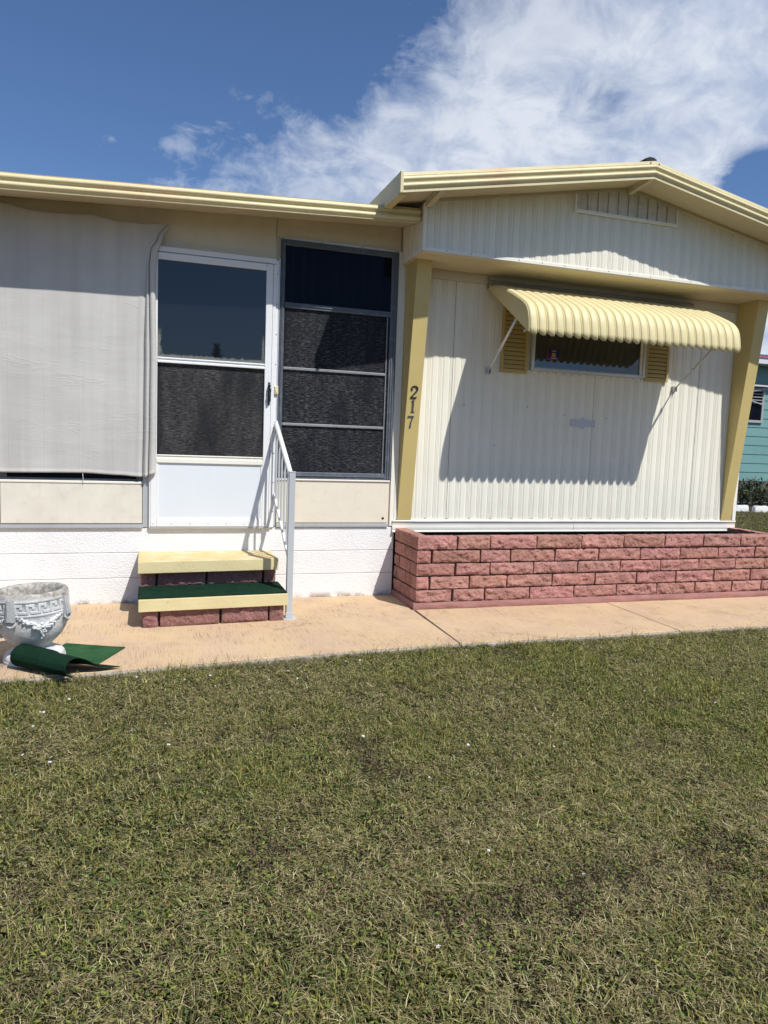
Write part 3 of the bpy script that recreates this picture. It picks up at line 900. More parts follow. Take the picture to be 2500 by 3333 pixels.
# ridge cap, black, end open
rc = MB()
zr = RZ
rc.prism([(RX - 0.055, zr - 0.012), (RX - 0.05, zr + 0.035), (RX - 0.02, zr + 0.048), (RX + 0.02, zr + 0.048), (RX + 0.05, zr + 0.035), (RX + 0.055, zr - 0.012)], YF + 0.05, 16)
rc.build('ridge_cap', 'black', home, bevel=0.003)

# --- gable face and its box
gfm = MB()
siding(gfm, 2.022, 5.66, YG, lambda x: 2.812, lambda x: zroof(x) - FH + 0.02, phase=2.03)
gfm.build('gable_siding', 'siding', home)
gs = MB()                                              # left side cheek of the box
gs.box(2.004, 2.012, YG + 0.004, D + 0.01, 2.815, 3.14)
for y in np.arange(YG + 0.08, D, 0.105):
    gs.box(1.999, 2.004, y, y + 0.045, 2.82, 3.10)
gs.build('gable_cheek', 'siding', home)
gt = MB()
gt.box(1.998, 2.024, YG - 0.014, YG + 0.003, 2.79, 3.145)
gt.build('gable_corner_trim', 'trim', home, bevel=0.003)
gt = MB()
gt.box(2.0245, 5.672, YG - 0.013, YG + 0.003, 2.790, 2.818)
gt.box(1.996, 2.003, YG + 0.0035, D + 0.01, 2.782, 2.822)
gt.build('gable_base_trim', 'trim', home, bevel=0.003)
gu = MB()                                              # ribbed underside of the box
v = []
ys = np.linspace(YG - 0.01, D, 33)
pr = []
for i, y in enumerate(ys):
    pr.append((y, 2.789 - (0.012 if (i % 4) in (1, 2) else 0.0)))
v = []
for y, z in pr:
    v += [(2.003, y, z), (5.67, y, z)]
gu.add(v, [(2 * i, 2 * i + 1, 2 * i + 3, 2 * i + 2) for i in range(len(pr) - 1)])
gu.build('box_underside', 'underside', home)
sc = MB()
for x in np.arange(2.2, 5.6, 0.21):
    sc.ball((x, YG - 0.0135, 2.806), 0.0045, 6, 5, (1, .5, 1))
sc.build('screw', 'screw', home)

# --- gable vent
vt = MB()
vx0, vx1 = 3.325, 4.305
vt.box(vx0 - 0.018, vx1 + 0.018, YG - 0.026, YG - 0.008, 3.242, 3.268)
vt.hexa([(vx0 - 0.018, YG - 0.026, 3.2682), (vx0, YG - 0.026, 3.2682), (vx0, YG - 0.008, 3.2682), (vx0 - 0.018, YG - 0.008, 3.2682),
         (vx0 - 0.018, YG - 0.026, zroof(vx0) - FH + .002), (vx0, YG - 0.026, zroof(vx0) - FH + .002), (vx0, YG - 0.008, zroof(vx0) - FH + .002), (vx0 - 0.018, YG - 0.008, zroof(vx0) - FH + .002)])
vt.hexa([(vx1, YG - 0.026, 3.2682), (vx1 + 0.018, YG - 0.026, 3.2682), (vx1 + 0.018, YG - 0.008, 3.2682), (vx1, YG - 0.008, 3.2682),
         (vx1, YG - 0.026, zroof(vx1) - FH + .002), (vx1 + 0.018, YG - 0.026, zroof(vx1) - FH + .002), (vx1 + 0.018, YG - 0.008, zroof(vx1) - FH + .002), (vx1, YG - 0.008, zroof(vx1) - FH + .002)])
vent = vt.build('gable_vent', 'trim', home, bevel=0.003)
vt = MB()
n = 10
for k in range(n):
    x0 = vx0 + (vx1 - vx0) * k / n + 0.006; x1 = vx0 + (vx1 - vx0) * (k + 1) / n - 0.004
    xm = RX
    top = lambda x: zroof(x) - FH + 0.004
    vt.hexa([(x0, YG - 0.019, 3.2685), (x1, YG - 0.012, 3.2685), (x1, YG - 0.009, 3.2685), (x0, YG - 0.009, 3.2685),
             (x0, YG - 0.019, top(x0)), (x1, YG - 0.012, top(x1)), (x1, YG - 0.009, top(x1)), (x0, YG - 0.009, top(x0))])
vt.build('vent_panel', 'vent', vent)

# --- front siding of the home
fs = MB()
for x0, x1 in ((2.03, 2.4985), (2.5015, 3.9255), (3.9285, 5.0985), (5.1015, 5.66)):
    siding(fs, x0, x1, D, lambda x: 0.652, lambda x: 2.70, phase=2.515)
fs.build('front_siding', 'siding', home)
fs = MB(); fs.box(2.02, 5.66, D + 0.004, D + 0.1, 0.60, 2.80); fs.build('seam_backing', 'screw', home)
fs = MB(); fs.box(2.03, 5.66, D - 0.014, D + 0.003, 2.702, 2.7815); fs.build('frieze_board', 'porch_wall', home, bevel=0.002)
fs = MB(); fs.box(5.62, 5.662, D - 0.022, D + 0.0035, 0.652, 2.7015); fs.build('corner_trim', 'trim', home, bevel=0.003)
fs = MB()
for x in np.arange(2.3, 5.6, 0.209):
    fs.ball((x, D - 0.006, 0.668), 0.0048, 6, 5, (1, .6, 1))
fs.build('screw', 'screw', home)
sp_ = MB()
for x_, z_ in ((3.24, 1.675), (3.62, 1.62), (2.62, 1.66), (4.07, 1.61), (3.33, 2.98), (2.93, 1.32)):
    sp_.ball((x_, D - 0.006, z_), 0.005, 6, 5, (1, .6, 1))
sp_.build('nail', 'screw', home)
# right side wall running back
fs = MB(); fs.box(5.645, 5.66, D + 0.101, 16, 0.5, 3.12); fs.build('side_wall', 'siding', home)
fs = MB(); fs.box(2.04, 5.66, D + 0.02, D + 0.05, -0.05, 0.60); fs.build('crawl_space_wall', 'dark', home)

# --- skirt trim along the foot of the front
for x0, x1 in ((2.0, 3.786), (3.790, 5.668)):
    sk = MB()
    pr = [(0.0, 0.652), (0.022, 0.650), (0.024, 0.640), (0.014, 0.634), (0.016, 0.600), (0.020, 0.568), (0.014, 0.562), (0.026, 0.558), (0.026, 0.546), (0.0, 0.546)]
    n = 40; v = []
    for i in range(n + 1):
        x = x0 + (x1 - x0) * i / n
        for d, z in pr:
            dent = 0.006 * fnoise(x * 2.3, z * 8, 1.3, 3) if 0.56 < z < 0.645 else 0.002 * fnoise(x * 3, 4.4, 1.3, 2)
            v.append((x, D - 0.001 - d + dent * 0.6, z))
    k = len(pr)
    sk.add(v, [(i * k + j, i * k + j + 1, (i + 1) * k + j + 1, (i + 1) * k + j) for i in range(n) for j in range(k - 1)], True)
    sk.add([v[j] for j in range(k)], [tuple(range(k))]); sk.add([v[n * k + j] for j in range(k)], [tuple(range(k))[::-1]])
    sk.build('skirt_trim', 'trim', home)

# --- slanted posts
def ypost(z): return D - 0.016 - (z - 0.652) * (0.262 / 2.137)
for x0, x1 in ((2.04, 2.168), (5.484, 5.608)):
    po = MB()
    po.hexa([(x0, ypost(0.652), 0.653), (x1, ypost(0.652), 0.653), (x1, D - 0.0085, 0.653), (x0, D - 0.0085, 0.653),
             (x0, ypost(2.783), 2.782), (x1, ypost(2.783), 2.782), (x1, D - 0.0085, 2.782), (x0, D - 0.0085, 2.782)])
    post = po.build('post', 'post', home, bevel=0.004)
    if x0 < 3:
        def digit(poly_list, cx, cz, s, mat, tilt=0.0):
            m = MB()
            for poly in poly_list:
                pts = []
                for a, c in poly:
                    a2 = a * math.cos(tilt) - c * math.sin(tilt); c2 = a * math.sin(tilt) + c * math.cos(tilt)
                    pts.append((cx + a2 * s, cz + c2 * s))
                nn = len(pts)
                vv = [(x, ypost(z) - 0.005, z) for x, z in pts] + [(x, ypost(z) + 0.002, z) for x, z in pts]
                ff = [tuple(range(nn))] + [(i, (i + 1) % nn, nn + (i + 1) % nn, nn + i) for i in range(nn)]
                m.add(vv, ff)
            m.build('house_number', mat, post)
        def stroke(pts, ws):
            """polyline with widths -> list of quads"""
            out = []
            L, Rr = [], []
            for i, (x, y) in enumerate(pts):
                a = pts[max(0, i - 1)]; c = pts[min(len(pts) - 1, i + 1)]
                dx, dy = c[0] - a[0], c[1] - a[1]; l = math.hypot(dx, dy) or 1
                nx_, ny_ = -dy / l * ws[i] / 2, dx / l * ws[i] / 2
                L.append((x + nx_, y + ny_)); Rr.append((x - nx_, y - ny_))
            for i in range(len(pts) - 1):
                out.append([Rr[i], Rr[i + 1], L[i + 1], L[i]])
            return out
        two = []
        arc = [(-0.24 + 0.0, 0.22)] + [(0.02 + 0.25 * math.cos(R(t)), 0.24 + 0.23 * math.sin(R(t))) for t in range(170, -41, -15)] + [(0.02, -0.14), (-0.2, -0.36)]
        wd = [0.06, 0.1, 0.1, 0.11, 0.12, 0.12, 0.13, 0.14, 0.16, 0.17, 0.18, 0.18, 0.17, 0.16, 0.15, 0.13, 0.1, 0.08]
        wd = (wd + [0.1] * 40)[:len(arc)]
        two += stroke(arc, wd)
        two += [[(-0.3, -0.5), (0.22, -0.5), (0.30, -0.3), (0.18, -0.36), (-0.26, -0.36)]]
        two += [[(-0.26, 0.12), (-0.13, 0.12), (-0.10, 0.26), (-0.24, 0.26)]]
        digit(two, 2.098, 1.732, 0.104, 'number_black')
        one = [[(-0.06, -0.5), (0.08, -0.5), (0.09, 0.5), (-0.0, 0.5), (-0.09, 0.43)], [(-0.16, -0.5), (0.18, -0.5), (0.16, -0.44), (-0.14, -0.44)],
               [(-0.17, 0.36), (-0.08, 0.36), (0.0, 0.5), (-0.06, 0.46)]]
        digit(one, 2.098, 1.62, 0.104, 'number_grey')
        seven = [[(-0.26, 0.5), (-0.26, 0.26), (-0.20, 0.36), (0.25, 0.36), (0.27, 0.5)], [(0.12, 0.36), (0.27, 0.5), (0.10, 0.0), (0.06, -0.5), (-0.08, -0.5), (-0.02, 0.0)]]
        digit(seven, 2.088, 1.489, 0.10, 'number_grey')

# --- small window with shutters
sw = MB()
x0, x1, z0, z1 = 3.236, 4.436, 1.998, 2.56
yy0, yy1 = D - 0.045, D - 0.008
for a in ((x0, x0 + 0.026, z0, z1), (x1 - 0.026, x1, z0, z1), (x0 + 0.0262, x1 - 0.0262, z0, z0 + 0.02), (x0 + 0.0262, x1 - 0.0262, z1 - 0.03, z1)):
    sw.box(a[0], a[1], yy0, yy1, a[2], a[3])
swin = sw.build('window', 'alu', home, bevel=0.003)
sw = MB()
for a in ((x0 + 0.0262, x0 + 0.036, z0 + 0.0202, z1 - .0302), (x1 - 0.05, x1 - 0.0262, z0 + 0.0202, z1 - .0302), (x0 + 0.0362, x1 - 0.0502, z0 + 0.0202, z0 + 0.028)):
    sw.box(a[0], a[1], D - 0.034, yy1, a[2], a[3])
sw.build('sash', 'rail_white', swin, bevel=0.002)
sw = MB(); sw.box(x0 + 0.036, x1 - 0.05, D - 0.020, yy1, z0 + 0.0282, z1 - 0.03); sw.build('glass_pane', 'glass_small', swin)
sw = MB(); sw.box(x0 - 0.02, x1 + 0.02, D - 0.012, D - 0.0076, z0 - 0.022, z0 - 0.0005); sw.build('nail_fin', 'trim', swin, bevel=0.001)
sw = MB()
for x in np.arange(x0 + 0.02, x1, 0.083):
    sw.ball((x, D - 0.012, z0 - 0.012), 0.005, 6, 5, (1, .6, 1))
sw.build('screw', 'screw', swin)

def text_mesh(mb, body, cx, cz, y, size, sx=1.0):
    cu = bpy.data.curves.new('t', 'FONT'); cu.body = body; cu.align_x = 'CENTER'; cu.align_y = 'CENTER'; cu.size = size
    cu.resolution_u = 3
    to = bpy.data.objects.new('t', cu); COL.objects.link(to)
    bpy.context.view_layer.update()
    me = to.evaluated_get(bpy.context.evaluated_depsgraph_get()).to_mesh()
    vs = [(cx + q.co.x * sx, y, cz + q.co.y) for q in me.vertices]
    fc = [tuple(p.vertices) for p in me.polygons]
    to.to_mesh_clear()
    bpy.data.objects.remove(to); bpy.data.curves.remove(cu)
    mb.add(vs, fc)

st = MB()
st.cur = 1; st.box(3.404, 3.517, D - 0.0218, D - 0.0204, 2.103, 2.180)
st.cur = 0; st.box(3.410, 3.524, D - 0.0250, D - 0.0224, 2.110, 2.194)
st.cur = 2; st.box(3.447, 3.484, D - 0.0262, D - 0.0252, 2.134, 2.164)
st.cur = 3
text_mesh(st, 'EXPIRES', 3.467, 2.180, D - 0.0264, 0.015, 0.9)
text_mesh(st, 'FLORIDA', 3.467, 2.119, D - 0.0264, 0.0185, 0.9)
st.cur = 4
text_mesh(st, '10-11', 3.4655, 2.149, D - 0.0270, 0.021, 0.72)
st.build('sticker', ['blue_sticker', 'red_sticker', 'gold_sticker', 'white_ink', 'black_ink'], swin)

for sx0, sx1, sz0, sz1 in ((2.942, 3.206, 1.966, 2.56), (4.449, 4.713, 1.980, 2.56)):
    sh = MB()
    ya, yb = D - 0.030, D - 0.0085
    fwid = 0.026
    for a in ((sx0, sx0 + fwid, sz0, sz1), (sx1 - fwid, sx1, sz0, sz1), (sx0 + fwid + .0002, sx1 - fwid - .0002, sz0, sz0 + fwid + .006), (sx0 + fwid + .0002, sx1 - fwid - .0002, sz1 - fwid, sz1)):
        sh.box(a[0], a[1], ya, yb, a[2], a[3])
    s_o = sh.build('shutter', 'shutter', home, bevel=0.003)
    sl = MB()
    zz = sz0 + fwid + 0.012
    while zz < sz1 - fwid - 0.03:
        sl.hexa([(sx0 + fwid, ya + 0.002, zz), (sx1 - fwid, ya + 0.002, zz), (sx1 - fwid, ya + 0.005, zz - 0.001), (sx0 + fwid, ya + 0.005, zz - 0.001),
                 (sx0 + fwid, yb - 0.007, zz + 0.033), (sx1 - fwid, yb - 0.007, zz + 0.033), (sx1 - fwid, yb - 0.004, zz + 0.033), (sx0 + fwid, yb - 0.004, zz + 0.033)])
        zz += 0.0375
    sl.build('louvre', 'shutter', s_o)
    sl = MB(); sl.box(sx0 + fwid, sx1 - fwid, yb - 0.0028, yb, sz0 + fwid, sz1 - fwid); sl.build('backing', 'shutter_dark', s_o)  # dark sheet standing in for the shade between the slats

# --- window awning: scalloped corrugated sheet on a hood bar with two arms
AX0, AX1 = 2.800, 4.838
raw = [(5.838, 2.693), (5.662, 2.644), (5.516, 2.592), (5.375, 2.531), (5.255, 2.474), (5.205, 2.447), (5.166, 2.418), (5.138, 2.386), (5.120, 2.350),
       (5.109, 2.312), (5.101, 2.27), (5.096, 2.235), (5.094, 2.206)]
NS = 26
aw = MB()
cs = []
for k in range(NS):
    for u, h, sc_ in ((0.0, -0.004, 0.0), (0.035, -0.003, 0.05), (0.06, 0.006, 0.3), (0.10, 0.0085, 0.45), (0.2, 0.0105, 0.72), (0.35, 0.012, 0.95), (0.5, 0.0125, 1.0), (0.65, 0.012, 0.93), (0.76, 0.0095, 0.62),
                      (0.80, 0.001, 0.4), (0.825, -0.003, 0.25), (0.85, 0.001, 0.15), (0.87, 0.0065, 0.1), (0.93, 0.0075, 0.06), (0.965, 0.005, 0.0), (0.985, -0.002, 0.0)):
        cs.append((AX0 + (AX1 - AX0) * (k + u) / NS, h, sc_))
cs.append((AX1, 0.0, 0.0))
np_ = len(raw); v = []
for x, h, s_ in cs:
    for i, (y, z) in enumerate(raw):
        a = raw[max(0, i - 1)]; c = raw[min(np_ - 1, i + 1)]
        dy, dz = c[0] - a[0], c[1] - a[1]; l = math.hypot(dy, dz)
        ny, nz = dz / l, -dy / l          # outward (front / up)
        if i == np_ - 1: z = z - 0.026 * s_
        v.append((x, y + ny * h * 1.15, z + nz * h * 1.15))
aw.add(v, [(i * np_ + j, i * np_ + j + 1, (i + 1) * np_ + j + 1, (i + 1) * np_ + j) for i in range(len(cs) - 1) for j in range(np_ - 1)], True)
awning = aw.build('awning', 'awning', home, solid=0.0018)
sb = MB()
side = raw + [(5.118, 2.214), (5.838, 2.655)]
for xa in (AX0 - 0.004, AX1 + 0.001):
    sb.prism([(y + 0.002, z) for y, z in side], xa, xa + 0.003, 'x')
sb.build('side_panel', 'awning', awning)
sr = MB()
for k in range(NS):
    x = AX0 + (AX1 - AX0) * (k + 0.94) / NS
    sr.ball((x, 5.090, 2.222), 0.0058, 8, 6, (1, 0.7, 1))
sr.build('rivet', 'awning', awning)
hb = MB()
hb.box(2.790, 4.925, D - 0.012, D - 0.0075, 2.668, 2.768)
hb.tube([(2.790, D - 0.036, 2.712), (4.925, D - 0.036, 2.712)], 0.022, 14)
hb.box(2.790, 4.925, D - 0.03, D - 0.0122, 2.722, 2.736)
hb.build('hood_bar', 'hood', awning)
hb = MB()
hb.prism([(D - 0.008, 2.655), (D - 0.008, 2.765), (D - 0.03, 2.752), (D - 0.06, 2.715), (D - 0.03, 2.69)], 2.783, 2.789, 'x')
hb.build('hood_end', 'hood', awning)
for ax, bx, bz, ty, tz in ((2.812, 2.832, 1.972, 5.335, 2.345), (4.822, 4.80, 1.925, 5.30, 2.325)):
    ar = MB()
    a = Vector((bx, D - 0.03, bz)); c = Vector((ax, ty, tz)); mid = a.lerp(c, 0.42)
    ar.tube([a, mid], 0.0065, 10); ar.tube([mid, c], 0.0105, 12)
    ar.tube([mid - (c - a).normalized() * 0.012, mid + (c - a).normalized() * 0.012], 0.015, 10)
    arm = ar.build('arm', 'rail_white' if ax < 3 else 'alu', awning)
    br = MB()
    br.box(bx - 0.016, bx - 0.011, D - 0.045, D - 0.008, bz - 0.028, bz + 0.02); br.box(bx + 0.011, bx + 0.016, D - 0.045, D - 0.008, bz - 0.028, bz + 0.02)
    br.box(bx - 0.022, bx + 0.022, D - 0.011, D - 0.0078, bz - 0.034, bz + 0.026)
    br.build('arm_bracket', 'alu', awning, bevel=0.0015)
cl = MB(); cl.box(2.803, 2.812, 5.16, 5.20, 2.216, 2.232); cl.build('clip', 'alu', awning, bevel=0.001)

# ================================================================== name plate on the siding
npl = MB()
cx, cz, hw, hh = 3.817, 1.553, 0.128, 0.029
top = [(-hw, hh), (-0.045, hh - 0.003), (-0.025, hh + 0.004), (-0.008, hh + 0.019), (0.0, hh + 0.022), (0.008, hh + 0.019), (0.025, hh + 0.004), (0.045, hh - 0.003), (hw, hh)]
poly = [(cx + a, cz + c) for a, c in [(x, -z) for x, z in top]] + [(cx + a, cz + c) for a, c in reversed(top)]
npl.prism(poly, D - 0.012, D - 0.009)
plate = npl.build('name_plate', 'plate', None, bevel=0.0008)
tag(plate, 'blank bluish-grey name plate with pointed centre on corrugated siding below the awning', 'name plate')
pm = MB()
for a in (-1, 1):
    for c in (-1, 1):
        pm.ball((cx + a * (hw - 0.008), D - 0.012, cz + c * (hh - 0.010)), 0.0038, 6, 5, (1, .6, 1))
pm.build('screw', 'screw', plate)

# ================================================================== tarp over the porch window
def interp(x, pts):
    if x <= pts[0][0]: return pts[0][1]
    for (a, b_), (c, d_) in zip(pts, pts[1:]):
        if x <= c:
            t = (x - a) / (c - a); t = t * t * (3 - 2 * t)
            return b_ + (d_ - b_) * t
    return pts[-1][1]
T_TOP = [(-2.0, 2.90), (-1.3, 2.90), (-0.982, 2.878), (-0.736, 2.849), (-0.517, 2.858), (-0.396, 2.871), (-0.221, 2.848), (-0.015, 2.853), (0.06, 2.862), (0.15, 2.870)]
T_BOT = [(-2.0, 1.0), (-1.0, 0.996), (-0.45, 1.003), (-0.2, 0.992), (-0.05, 0.982), (-0.02, 0.981), (0.02, 1.0), (0.062, 1.012)]
T_RIGHT = [(0.98, 0.060), (1.4, 0.062), (1.8, 0.062), (2.33, 0.053), (2.55, 0.055), (2.655, 0.066), (2.76, 0.100), (2.869, 0.146)]
def tarp_pt(u, vv):
    xl_ = -1.75
    z = 1.0 + vv * 1.86
    for _ in range(2):
        xr_ = interp(z, T_RIGHT)
        x = xl_ + (xr_ - xl_) * u
        zt_, zb_ = interp(x, T_TOP), interp(x, T_BOT)
        z = zb_ + (zt_ - zb_) * vv
    s = xr_ - x                                  # distance from the free right edge
    wv = min(1, vv / 0.93)
    taut = max(0, (z - 2.62) / 0.25)
    bill = 0.026 * math.sin(math.pi * min(1, max(0, vv)) ** 0.8) * min(1, s / 0.9)
    # edge folds: an outer rounded flap, a sharp crease running up to the pinned corner, an inner pleat that opens downward
    cr = interp(z, [(0.98, 0.050), (1.4, 0.046), (2.2, 0.042), (2.66, 0.047), (2.78, 0.030), (2.87, 0.004)])
    open_ = min(1.0, max(0.0, (2.66 - z) / 0.7))
    fold = 0.0
    if s < cr:
        fold = 0.024 * math.sqrt(max(0.0, 1 - ((s - cr * 0.5) / (cr * 0.5)) ** 2)) * min(1, cr / 0.035)
    else:
        q = s - cr
        w2 = 0.012 + 0.030 * open_
        fold = -0.020 * math.exp(-(q / 0.006) ** 2) * (0.4 + 0.6 * min(1, (2.9 - z) / 0.3))
        if q < w2:
            fold += (0.006 + 0.020 * open_) * math.sin(math.pi * q / w2)
        else:
            fold += -0.012 * open_ * math.exp(-((q - w2) / 0.010) ** 2) + 0.006 * open_ * math.exp(-((q - w2 - 0.03) / 0.02) ** 2)
    wr = 0.005 * fnoise(x * 1.6, 0.3, z * 0.9, 3) + 0.0009 * fnoise(x * 4, 3.3, z * 16, 3)
    sagw = 0.006 * math.sin(x * 10.5 + 0.7) * max(0, vv - 0.55)
    hem = 0.006 if vv < 0.012 else 0.0
    y = D - 0.040 - bill - fold - wr - sagw - hem
    return (x, y, z)
tp = MB()
us = np.concatenate([np.linspace(0, 0.91, 90), np.linspace(0.9115, 1.0, 110)])
vs_ = np.linspace(0, 1, 150)
v = [tarp_pt(a, c) for c in vs_ for a in us]
nu = len(us)
tp.add(v, [(j * nu + i, j * nu + i + 1, (j + 1) * nu + i + 1, (j + 1) * nu + i) for j in range(len(vs_) - 1) for i in range(nu - 1)], True)
tarp = tp.build('tarp', 'tarp', None, solid=0.0025)
tag(tarp, 'faded grey canvas tarp hung over the porch window left of the storm door', 'tarp')
cd = MB()
cd.tube([(-0.455, D - 0.05, 1.0), (-0.452, D - 0.035, 0.95), (-0.456, D - 0.024, 0.915)], 0.0016, 5)
cd.build('cord', 'edging', tarp)
cd = MB()
cd.tube([(0.03 - 0.048, D - 0.07, 1.0), (0.03 - 0.05, D - 0.05, 0.985)], 0.005, 6)
cd.build('grommet', 'screw', tarp)

# ================================================================== split-face blocks
def split_face(mb, org, ud, vd, nd, w, h, depth, seed, rough=0.017, step=0.0065, tone=None):
    """rough-faced block: org = lower left of its face, ud/vd in-plane, nd outward"""
    org, ud, vd, nd = Vector(org), Vector(ud), Vector(vd), Vector(nd)
    nu, nv = max(4, int(w / step)), max(3, int(h / step))
    rs = random.Random(seed)
    t0 = rs.uniform(0.88, 1.08) if tone is None else tone
    mb.t = (t0, t0 * rs.uniform(0.95, 1.04), t0 * rs.uniform(0.95, 1.05))
    bulge = rs.uniform(0.003, 0.009); tu = rs.uniform(-0.006, 0.006); tv = rs.uniform(-0.005, 0.005)
    jag = lambda a: 0.0035 * fnoise(a * 22, seed * 3.1, 2.2, 3)
    v = []
    for j in range(nv + 1):
        for i in range(nu + 1):
            a, c = i / nu, j / nv
            e = min(1, min(a, 1 - a) * w / 0.018) * min(1, min(c, 1 - c) * h / 0.016)
            n1 = fnoise(a * w * 15 + seed, c * h * 17, seed * 1.7, 5)
            d = bulge * e + rough * n1 * (0.35 + 0.65 * e) + tu * (a - .5) + tv * (c - .5)
            px = a * w; pz = c * h
            if i in (0, nu): px += jag(c * h)
            if j in (0, nv): pz += jag(a * w + 7)
            d += e * (0.0055 * fnoise(a * w * 48 + seed * 2, c * h * 48, seed, 2) + 0.004 * abs(fnoise(a * w * 24 + seed, c * h * 30, seed + 9, 2)))
            v.append(org + ud * px + vd * pz + nd * d)
    k = nu + 1
    f = [(j * k + i, j * k + i + 1, (j + 1) * k + i + 1, (j + 1) * k + i) for j in range(nv) for i in range(nu)]
    mb.add(v, f, True)
    ring = [i for i in range(k)] + [j * k + nu for j in range(1, nv + 1)] + [nv * k + i for i in range(nu - 1, -1, -1)] + [j * k for j in range(nv - 1, 0, -1)]
    front = [v[q] for q in ring]
    def back(p):
        dd = (p - org).dot(nd)
        return p - nd * (dd + depth)
    bk = [back(p) for p in front]
    n = len(ring)
    mb.add(front + bk, [(i, n + i, n + (i + 1) % n, (i + 1) % n) for i in range(n)], False)
    mb.t = (1, 1, 1)

# ================================================================== brick planter
planter = thing('brick_planter', 'low pink split-face brick planter along the foot of the corrugated gable wall', 'planter', (3.8, 5.55, 0))
PF = 5.297                         # front face
PX0, PX1 = 2.035, 5.668
ROWZ = [(0.056, 0.150), (0.162, 0.257), (0.269, 0.362), (0.374, 0.470), (0.482, 0.582)]
JN = [[2.349, 2.633, 3.048, 3.473, 3.901, 4.322, 4.737, 5.157, 5.50],
      [2.146, 2.49, 2.83, 3.255, 3.677, 4.102, 4.521, 4.941, 5.362],
      [2.365, 2.67, 3.071, 3.497, 3.923, 4.345, 4.763, 5.18, 5.52],
      [2.157, 2.577, 2.85, 3.269, 3.698, 4.123, 4.546, 4.971, 5.392],
      [2.371, 2.659, 3.086, 3.515, 3.941, 4.37, 4.789, 5.209, 5.55]]
br = MB()
G = 0.0068
sd = 11
for (z0, z1), js in zip(ROWZ, JN):
    xs = [PX0 - 0.004] + js + [PX1 + 0.004]
    off = 0.008 if z0 > 0.47 else 0.0
    for i in range(len(xs) - 1):
        sd += 1
        split_face(br, (xs[i] + (G if i else 0), PF - off, z0), (1, 0, 0), (0, 0, 1), (0, -1, 0), xs[i + 1] - xs[i] - 2 * G, z1 - z0, 0.095, sd)
LJ = [[5.44, 5.66], [5.37, 5.56, 5.80], [5.46, 5.73], [5.37, 5.60], [5.47, 5.79]]
for (z0, z1), js in zip(ROWZ, LJ):
    ys = [PF + 0.004] + js + [D - 0.004]
    for i in range(len(ys) - 1):
        sd += 1
        # left flank: face looks toward -x
        split_face(br, (PX0, ys[i + 1] - G, z0), (0, -1, 0), (0, 0, 1), (-1, 0, 0), ys[i + 1] - ys[i] - 2 * G, z1 - z0, 0.095, sd, 0.006)
        split_face(br, (PX1, ys[i] + G, z0), (0, 1, 0), (0, 0, 1), (1, 0, 0), ys[i + 1] - ys[i] - 2 * G, z1 - z0, 0.095, sd + 500, 0.006)
br.build('brick_wall', 'brick', planter, tone=True)
mo = MB()
mo.box(PX0 + 0.024, PX1 - 0.024, PF + 0.024, PF + 0.094, 0.03, 0.574)
mo.box(PX0 + 0.024, PX0 + 0.094, PF + 0.0942, D - 0.002, 0.03, 0.574)
mo.box(PX1 - 0.094, PX1 - 0.024, PF + 0.0942, D - 0.002, 0.03, 0.574)
mo.build('mortar', 'mortar', planter)
ft = MB()
def foot_pt(u, vv):
    x = PX0 - 0.03 + (PX1 - PX0 + 0.06) * u
    z = -0.01 + 0.064 * vv
    return (x, PF - 0.020 - 0.008 * fnoise(x * 5, z * 20, 3.3, 4) - 0.006 * math.sin(math.pi * vv), z + (0.006 * fnoise(x * 7, 0, 9, 3) if vv > 0.9 else 0))
ft.grid(foot_pt, 160, 5)
ft.box(PX0 - 0.022, PX1 + 0.022, PF - 0.016, PF + 0.10, -0.02, 0.052)
ft.box(PX0 - 0.024, PX0 + 0.09, PF + 0.1005, D - 0.002, -0.02, 0.050)
ft.build('footing', 'footing', planter, bevel=0.004)
so = MB()
so.grid(lambda u, w_: (PX0 + 0.094 + (PX1 - PX0 - 0.188) * u, PF + 0.094 + (D + 0.018 - PF - 0.094) * w_, 0.40 + 0.02 * fnoise(u * 30, w_ * 5, 0, 3)), 80, 12)
so.build('soil', 'soil', planter)
tw = MB()
rt = random.Random(3)
for k in range(40):
    x = rt.choice([rt.uniform(3.8, 4.9), rt.uniform(2.4, 5.5)]); y = rt.uniform(5.42, 5.62); z = 0.42
    p0 = Vector((x, y, z)); pts = [p0]
    dr_ = Vector((rt.uniform(-1, 1), rt.uniform(-.3, .3), rt.uniform(0.3, 1.2))).normalized()
    for q in range(4):
        dr_ = (dr_ + Vector((rt.uniform(-.5, .5), rt.uniform(-.2, .2), rt.uniform(-.45, .25)))).normalized()
        pts.append(pts[-1] + dr_ * rt.uniform(0.03, 0.06))
    tw.tube(pts, [0.0022, 0.0018, 0.0014, 0.001, 0.0007], 4)
tw.build('twig', 'twig', planter)

# ================================================================== porch steps
steps = thing('porch_steps', 'two yellow concrete steps on maroon split blocks below the storm door', 'steps', (0.45, 5.45, 0))
